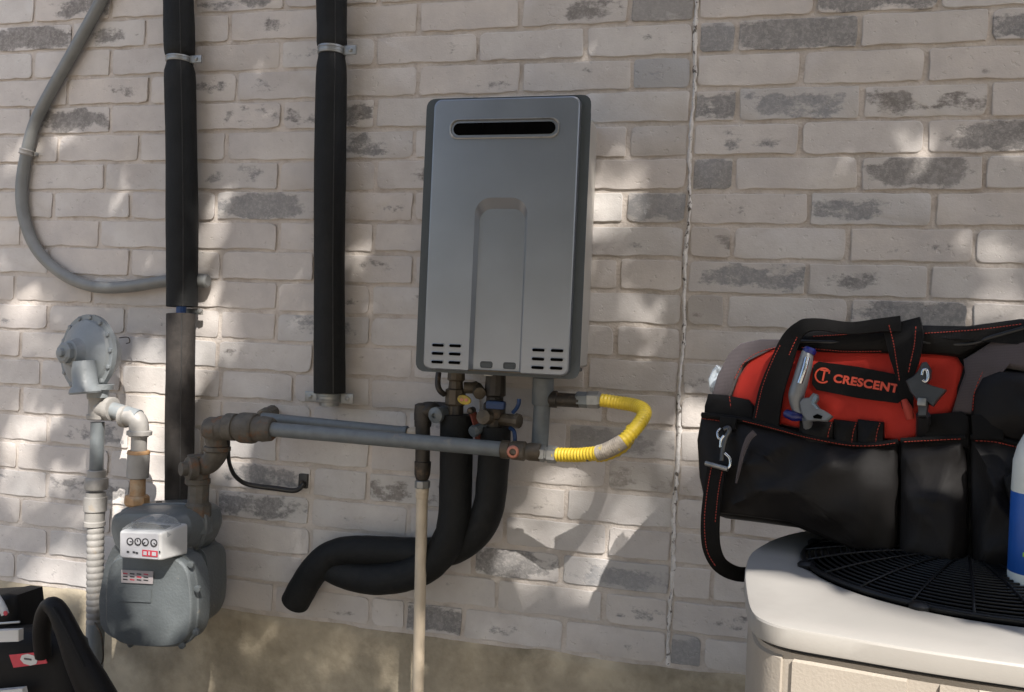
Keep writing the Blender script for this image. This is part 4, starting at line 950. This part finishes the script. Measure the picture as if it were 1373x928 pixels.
wo = [(1074, 541), (1079, 535), (1087, 534), (1092, 528), (1098, 530), (1099, 536), (1095, 541), (1100, 548), (1110, 553), (1118, 559), (1110, 566), (1096, 565), (1084, 566), (1077, 556)]
plate('head', [onb(a, b, OF+.026) for a, b in wo], nB, .011, SILVERH, aw, bev=.002)
plate('jaw_face', [onb(a, b, OF+.0375) for a, b in ((1089, 536), (1093, 530), (1097, 532), (1092, 541), (1099, 549), (1094, 548), (1088, 541))], nB, .001, CHROME, aw)
plate('jaw_slot', [onb(a, b, OF+.0375) for a, b in ((1090, 558), (1096, 555), (1103, 558), (1101, 562), (1091, 561))], nB, .0006, VOID, aw)
tube('handle', [onb(1082, 560, OF+.026), onb(1085, 584, OF-.004)], .008, SILVERH, aw, 10, straight=True)
bk = thing('black_wrench', onb(1240, 580, OF+.03), 'black adjustable wrench and pliers tucked in the bag, right of the logo', 'wrench')
wo = [(1216, 512), (1226, 506), (1233, 498), (1238, 488), (1244, 487), (1250, 497), (1249, 508), (1243, 515), (1252, 519), (1270, 524), (1258, 538), (1252, 546), (1246, 542), (1243, 560), (1233, 560), (1232, 540), (1222, 527)]
plate('head', [onb(a, b, OF+.028) for a, b in wo], nB, .014, BLACKT, bk, bev=.002)
tube('jaw_ring', [onb(1236, 503, OF+.046), onb(1238, 496, OF+.046), onb(1243, 497, OF+.046), onb(1244, 507, OF+.046), onb(1241, 512, OF+.046), onb(1237, 510, OF+.046)], .0022, CHROME, bk, 8)
box('thumb_screw', onb(1236, 539, OF+.046), (.012, .006, .012), STEEL, bk, .002, (eB, nB, hB))
tube('handle', [onb(1238, 556, OF+.026), onb(1237, 592, OF-.012)], .010, BLKPL, bk, 10, straight=True)
sd_ = thing('screwdriver', onb(1217, 570, OF+.02), 'orange handled driver tip between the right strap and the black wrench', 'screwdriver')
tube('handle', [onb(1212, 536, OF+.02), onb(1217, 548, OF+.02), onb(1221, 562, OF+.018)], [.004, .007, .006], STITCH, sd_, 10)
cw = thing('plastic_wrapper', onb(957, 525, .0), 'crumpled clear plastic wrapper sticking out behind the left of the bag', 'wrapper')
rr = random.Random(4); pw = [onb(a, b, -.03) for a, b in ((953, 526), (951, 510), (955, 496), (961, 489), (966, 494), (972, 492), (974, 505), (970, 522))]
pillow('film', pw, nB, [(1.0, 0), (.9, .006), (.6, .008), (.3, .004), (.05, .007)], PLASTICBAG, cw, back=.012, wob=.004, seed=2)

# ------------------------------------------------------------------ spray bottle
sb = thing('cleaner_bottle', atz(1385, 812, T+.004), 'white plastic bottle with blue label at the right edge, on the air conditioner', 'bottle')
bb = atz(1390, 800, T+.006); br = .036
def upz(px, py): 
    d = ray(px, py); t = (bb.y-br*.6-CAM.y)/d.y; return (CAM+d*t).z-bb.z
zs, zl0, zl1, zt_ = upz(1365, 620), upz(1362, 770), upz(1365, 662), upz(1372, 575)
lathe('bottle_body', bb, (0, 0, 1), [(0, br*.86), (.004, br*.97), (.012, br), (zl0-.002, br), (zl0, br*.985), (zl1, br*.985), (zl1+.002, br), (zs, br*.98), (zs+.02, br*.86), (zs+.045, br*.55), (zt_, br*.42), (zt_+.02, br*.40)], BOTTLE, sb, 36, 40)
lb_ = lathe('label', bb+V((0, 0, zl0)), (0, 0, 1), [(0, br*.99), (.001, br*1.003), (zl1-zl0-.001, br*1.003), (zl1-zl0, br*.99)], BLUEL, sb, 36, 40)
lathe('cap', bb+V((0, 0, zt_+.012)), (0, 0, 1), [(0, br*.46), (.022, br*.46), (.026, br*.3)], WHITE, sb)
p = bb+V((-.6*br, -.84*br, zl0+.028)); box('green_mark', p, (.014, .002, .006), GREENL, lb_, .0005, (V((.81, -.58, 0)), V((.58, .81, 0)), V((0, 0, 1))))

# ------------------------------------------------------------------ dark bag in the lower left corner
YL = -.62
dbg = thing('black_holdall', V((at(40, 928, YL).x, YL, 0)), 'black padded holdall with red and white label in the lower left corner', 'bag')
q = [(-200, 866), (-100, 856), (-20, 850), (25, 846), (58, 850), (80, 872), (92, 928), (96, 1020), (80, 1100), (-200, 1110)]
o = densify([at(a, b, YL) for a, b in q], .03); c = sum(o, V((0, 0, 0)))/len(o)
rings = []
for s, d in ((.86, -.10), (.96, -.085), (1.0, -.05), (1.0, -.02), (.97, -.008), (.9, .006), (.75, .014), (.5, .018), (.2, .018)):
    rings.append([c+(p-c)*s+NF*d+V((0, -.008*mn.noise(p*9), .004*mn.noise(p*11+V((3, 1, 2))))) for p in o])
loft('body', rings, NYLON, dbg, sharp=70)
tube('padded_handle', [at(58, 880, YL-.02), at(56, 850, YL-.03), at(60, 824, YL-.04), at(68, 812, YL-.045), at(78, 820, YL-.05), (at(92, 850, YL-.055)), at(106, 884, YL-.055), at(122, 915, YL-.05), at(140, 950, YL-.04)], [.014, .0155, .016, .0155, .017, .020, .024, .028, .031], NYLON, dbg, 14, 8)
tube('handle_seam', [at(72, 815, YL-.066), at(86, 838, YL-.077), at(100, 866, YL-.082), at(114, 895, YL-.083)], .0025, WEB, dbg, 6)
rl = plate('label', [at(a, b, YL-.026) for a, b in ((13, 878), (58, 873.5), (64, 889), (19, 895))], NF, .0016, REDL, dbg)
ow = []
lcn = at(39, 884.5, YL-.0282)
for k in range(8): t = 2*math.pi*k/8+.2; ow.append(lcn+V((math.cos(t)*.0195, 0, math.sin(t)*.0105)))
plate('label_print', ow, NF, .0006, WHITE, rl)
box('label_print', lcn+V((-.002, -.0012, .001)), (.016, .0006, .003), GREYF, rl, 0)
wp = thing('white_carton_strip', at(10, 850, YL-.05), 'upper white card strip lying on the black holdall at the left edge', 'card')
plate('card', [at(a, b, YL-.035) for a, b in ((-40, 845), (31.5, 842), (31.5, 857.5), (-40, 860))], NF, .012, WHITE, wp, bev=.001)
wp2 = thing('white_carton_strip', at(10, 926, YL-.05), 'lower white card strip at the bottom left corner, under the red label', 'card')
plate('card', [at(a, b, YL-.04) for a, b in ((-40, 927), (36, 920), (39, 934), (-40, 942))], NF, .012, WHITE, wp2, bev=.001)
pz = thing('black_pouch', at(10, 840, YL+.06), 'small black pouch with white clip behind the holdall at the left edge', 'pouch')
q = densify([at(a, b, YL+.06) for a, b in ((-50, 800), (0, 797), (10, 795), (26, 797), (28, 815), (27, 840), (26, 856), (-50, 860))], .015)
pillow('shell', q, NF, [(1, 0), (.96, .012), (.8, .02), (.4, .022), (.05, .022)], NYLON, pz, back=.06)
tube('white_clip', [at(-8, 796, YL+.025), at(2, 812, YL+.02), at(7, 824, YL+.02)], .007, WHITE, pz, 10); tube('clip_pin', [at(0, 836, YL+.03), at(26, 834, YL+.03)], .0022, WHITE, pz, 8, straight=True)
lathe('clip_eye', at(8, 822, YL+.014), NF, [(0, .0045), (.002, .0045), (.002, .002)], REDL, pz, 10)

# ------------------------------------------------------------------ unseen tree, crown gaps cut to place sun patches on the wall
tree = thing('garden_tree', (3.3, -4.6, 0), 'leafy tree unseen behind the camera, its crown gaps shaped to dapple the wall', 'tree')
D = SUN/SUN.y          # per metre towards the wall
def hit(p): return p+D*(-p.y)     # where the sunlight through p meets the wall plane
lit = []
def patch_(px, py, rx, rz, ang=0.0, s=1.0, y=0.0):
    k_ = .012 if y < -.6 else .027
    h = hit(at(px, py, y)); lit.append((h.x, h.z, max(.012, rx-k_), max(.010, rz-k_), math.radians(ang), s))
patch_(35, 208, .11, .045, 10, 1); patch_(115, 206, .08, .035, 0, .9); patch_(10, 240, .05, .05, 0, .8); patch_(120, 250, .05, .03, 50, .6)
patch_(112, 342, .07, .03, 55, .8); patch_(45, 395, .035, .05, 60, .7); patch_(32, 425, .12, .075, 30, .95); patch_(15, 478, .05, .07, 60, .7)
patch_(285, 312, .085, .05, 50, .9); patch_(272, 352, .06, .06, 0, .9); patch_(285, 395, .06, .04, 30, .7); patch_(282, 445, .07, .14, -20, 1); patch_(268, 500, .05, .1, -25, .9)
patch_(195, 510, .09, .13, 0, 1); patch_(196, 590, .10, .13, 0, 1); patch_(165, 620, .12, .10, 30, 1); patch_(150, 680, .08, .06, 40, .9)
patch_(40, 520, .09, .04, 20, .7); patch_(50, 570, .13, .055, 10, .9); patch_(40, 655, .16, .06, 15, .95); patch_(20, 690, .09, .05, 20, .9); patch_(70, 610, .05, .04, 40, .6)
patch_(80, 768, .14, .06, 25, 1); patch_(45, 800, .13, .07, 0, 1); patch_(20, 610, .09, .05, 25, .9); patch_(95, 705, .10, .045, 30, .9); patch_(60, 480, .07, .05, 40, .9); patch_(130, 400, .05, .04, 40, .9); patch_(310, 470, .08, .045, 50, .9); patch_(120, 790, .03, .08, 0, .9)
patch_(318, 615, .10, .06, 60, .95); patch_(280, 605, .04, .05, 60, .8); patch_(345, 590, .05, .03, 0, .6)
patch_(482, 345, .045, .09, -35, .75); patch_(400, 420, .03, .12, 0, .35)
patch_(818, 270, .075, .14, 0, .7); patch_(815, 360, .075, .16, 0, .75); patch_(830, 420, .06, .06, 0, .6)
patch_(1310, 192, .2, .04, 5, .95); patch_(1190, 195, .06, .03, 0, .5); patch_(1340, 350, .08, .06, 0, .5); patch_(1340, 420, .1, .05, 0, .6); patch_(1020, 405, .08, .03, 0, .5)
patch_(830, 690, .30, .13, -8, .8); patch_(930, 760, .28, .15, -8, .75); patch_(800, 790, .26, .09, -8, .75); patch_(930, 640, .14, .14, 0, .7); patch_(720, 730, .1, .06, 0, .6); patch_(770, 790, .14, .04, 0, .5); patch_(930, 600, .1, .1, 0, .5)
patch_(660, 830, .07, .06, 0, .75); patch_(450, 880, .12, .06, 20, .7); patch_(330, 870, .08, .06, 20, .7); patch_(520, 900, .06, .08, 30, .95); patch_(545, 890, .04, .06, 40, .8); patch_(640, 760, .03, .02, 0, .5)
patch_(1110, 840, .26, .16, 0, 1, -.86); patch_(1030, 800, .14, .16, 0, 1, -.75); patch_(1230, 870, .16, .12, 0, 1, -.92); patch_(1150, 900, .25, .12, 0, .9, -.95); patch_(562, 880, .05, .12, 0, 1, -.135)
patch_(1000, 500, .10, .07, 0, .7, -.45); patch_(1085, 545, .07, .06, 0, .7, -.47); patch_(1150, 490, .08, .05, 0, .5, -.5); patch_(1135, 665, .11, .07, 20, 1, -.52); patch_(1258, 622, .08, .07, 0, 1, -.57)
patch_(195, 730, .13, .07, 0, 1, -.33); patch_(230, 800, .13, .10, 50, 1, -.29); patch_(185, 840, .06, .03, 20, 1, -.29); patch_(128, 740, .08, .17, 0, .95, -.17)
patch_(185, 580, .05, .08, 0, 1, -.17); patch_(120, 515, .07, .04, 0, .9, -.2); patch_(135, 450, .05, .05, 0, .7, -.2); patch_(150, 500, .04, .06, 0, .8, -.18)
patch_(243, 470, .07, .10, 0, .9, -.09); patch_(238, 605, .07, .08, 40, .9, -.1); patch_(390, 575, .05, .03, 0, .8, -.2); patch_(755, 608, .08, .05, 0, .7, -.21); patch_(845, 550, .06, .06, 0, .6, -.2)
def open_at(x, z, strong):
    for cx, cz, rx, rz, a, s in lit:
        if strong and s < .84: continue
        dx, dz = x-cx, z-cz; u = (dx*math.cos(a)+dz*math.sin(a))/rx; v = (-dx*math.sin(a)+dz*math.cos(a))/rz
        if u*u+v*v < 1: return True
    return False
def hit_near(x, z): return any(open_at(x+dx, z+dz, False) for dx, dz in ((.035, 0), (-.035, 0), (0, .035), (0, -.035)))
def leaves(count, t0, t1, strong, seed, lmin, lmax):
    rr = random.Random(seed); lv = []; lf = []; cnt = 0
    for _ in range(count*4):
        if cnt >= count: break
        x = rr.uniform(-2.9, 1.7); z = rr.uniform(-1.5, 2.8); t = rr.uniform(t0, t1)
        if open_at(x, z, strong): continue
        p = V((x, 0, z))-D*t
        if t < 4 and hit_near(x, z): continue
        n_ = V((rr.gauss(0, .5), rr.gauss(0, .5), rr.gauss(.3, .5)))-SUN*.8; n_.normalize(); a, b = frm(n_, V((rr.gauss(0, 1), rr.gauss(0, 1), rr.gauss(0, 1))))
        l = rr.uniform(lmin, lmax); wd = l*rr.uniform(.28, .34); k = len(lv)
        lv += [p-a*l/2, p+b*wd-n_*.006, p+a*l/2, p-b*wd-n_*.006]; lf += [(k, k+1, k+2), (k, k+2, k+3)]; cnt += 1
    return lv, lf
mesh('crown', *leaves(24000, 2.05, 2.7, False, 11, .075, .125), LEAF, tree, False)
tree2 = thing('added_far_tree', (6.0, -9.5, 0), 'unseen taller tree added farther behind the camera, its thin crown dimming sun patches', 'tree')  # added out of view so its leaves dim the weaker sun patches
mesh('crown', *leaves(8200, 6.0, 7.6, True, 12, .08, .12), LEAF, tree2, False)
tube('trunk', [(6.0, -9.5, -.1), (5.9, -9.3, 3), (5.2, -8.6, 6), (4.2, -7.6, 8.5)], [.24, .19, .15, .1], BARK, tree2, 14)
tube('trunk', [(3.3, -4.6, -.1), (3.2, -4.5, 1.2), (2.9, -4.2, 2.4), (2.5, -3.9, 3.4)], [.19, .15, .13, .10], BARK, tree, 14)
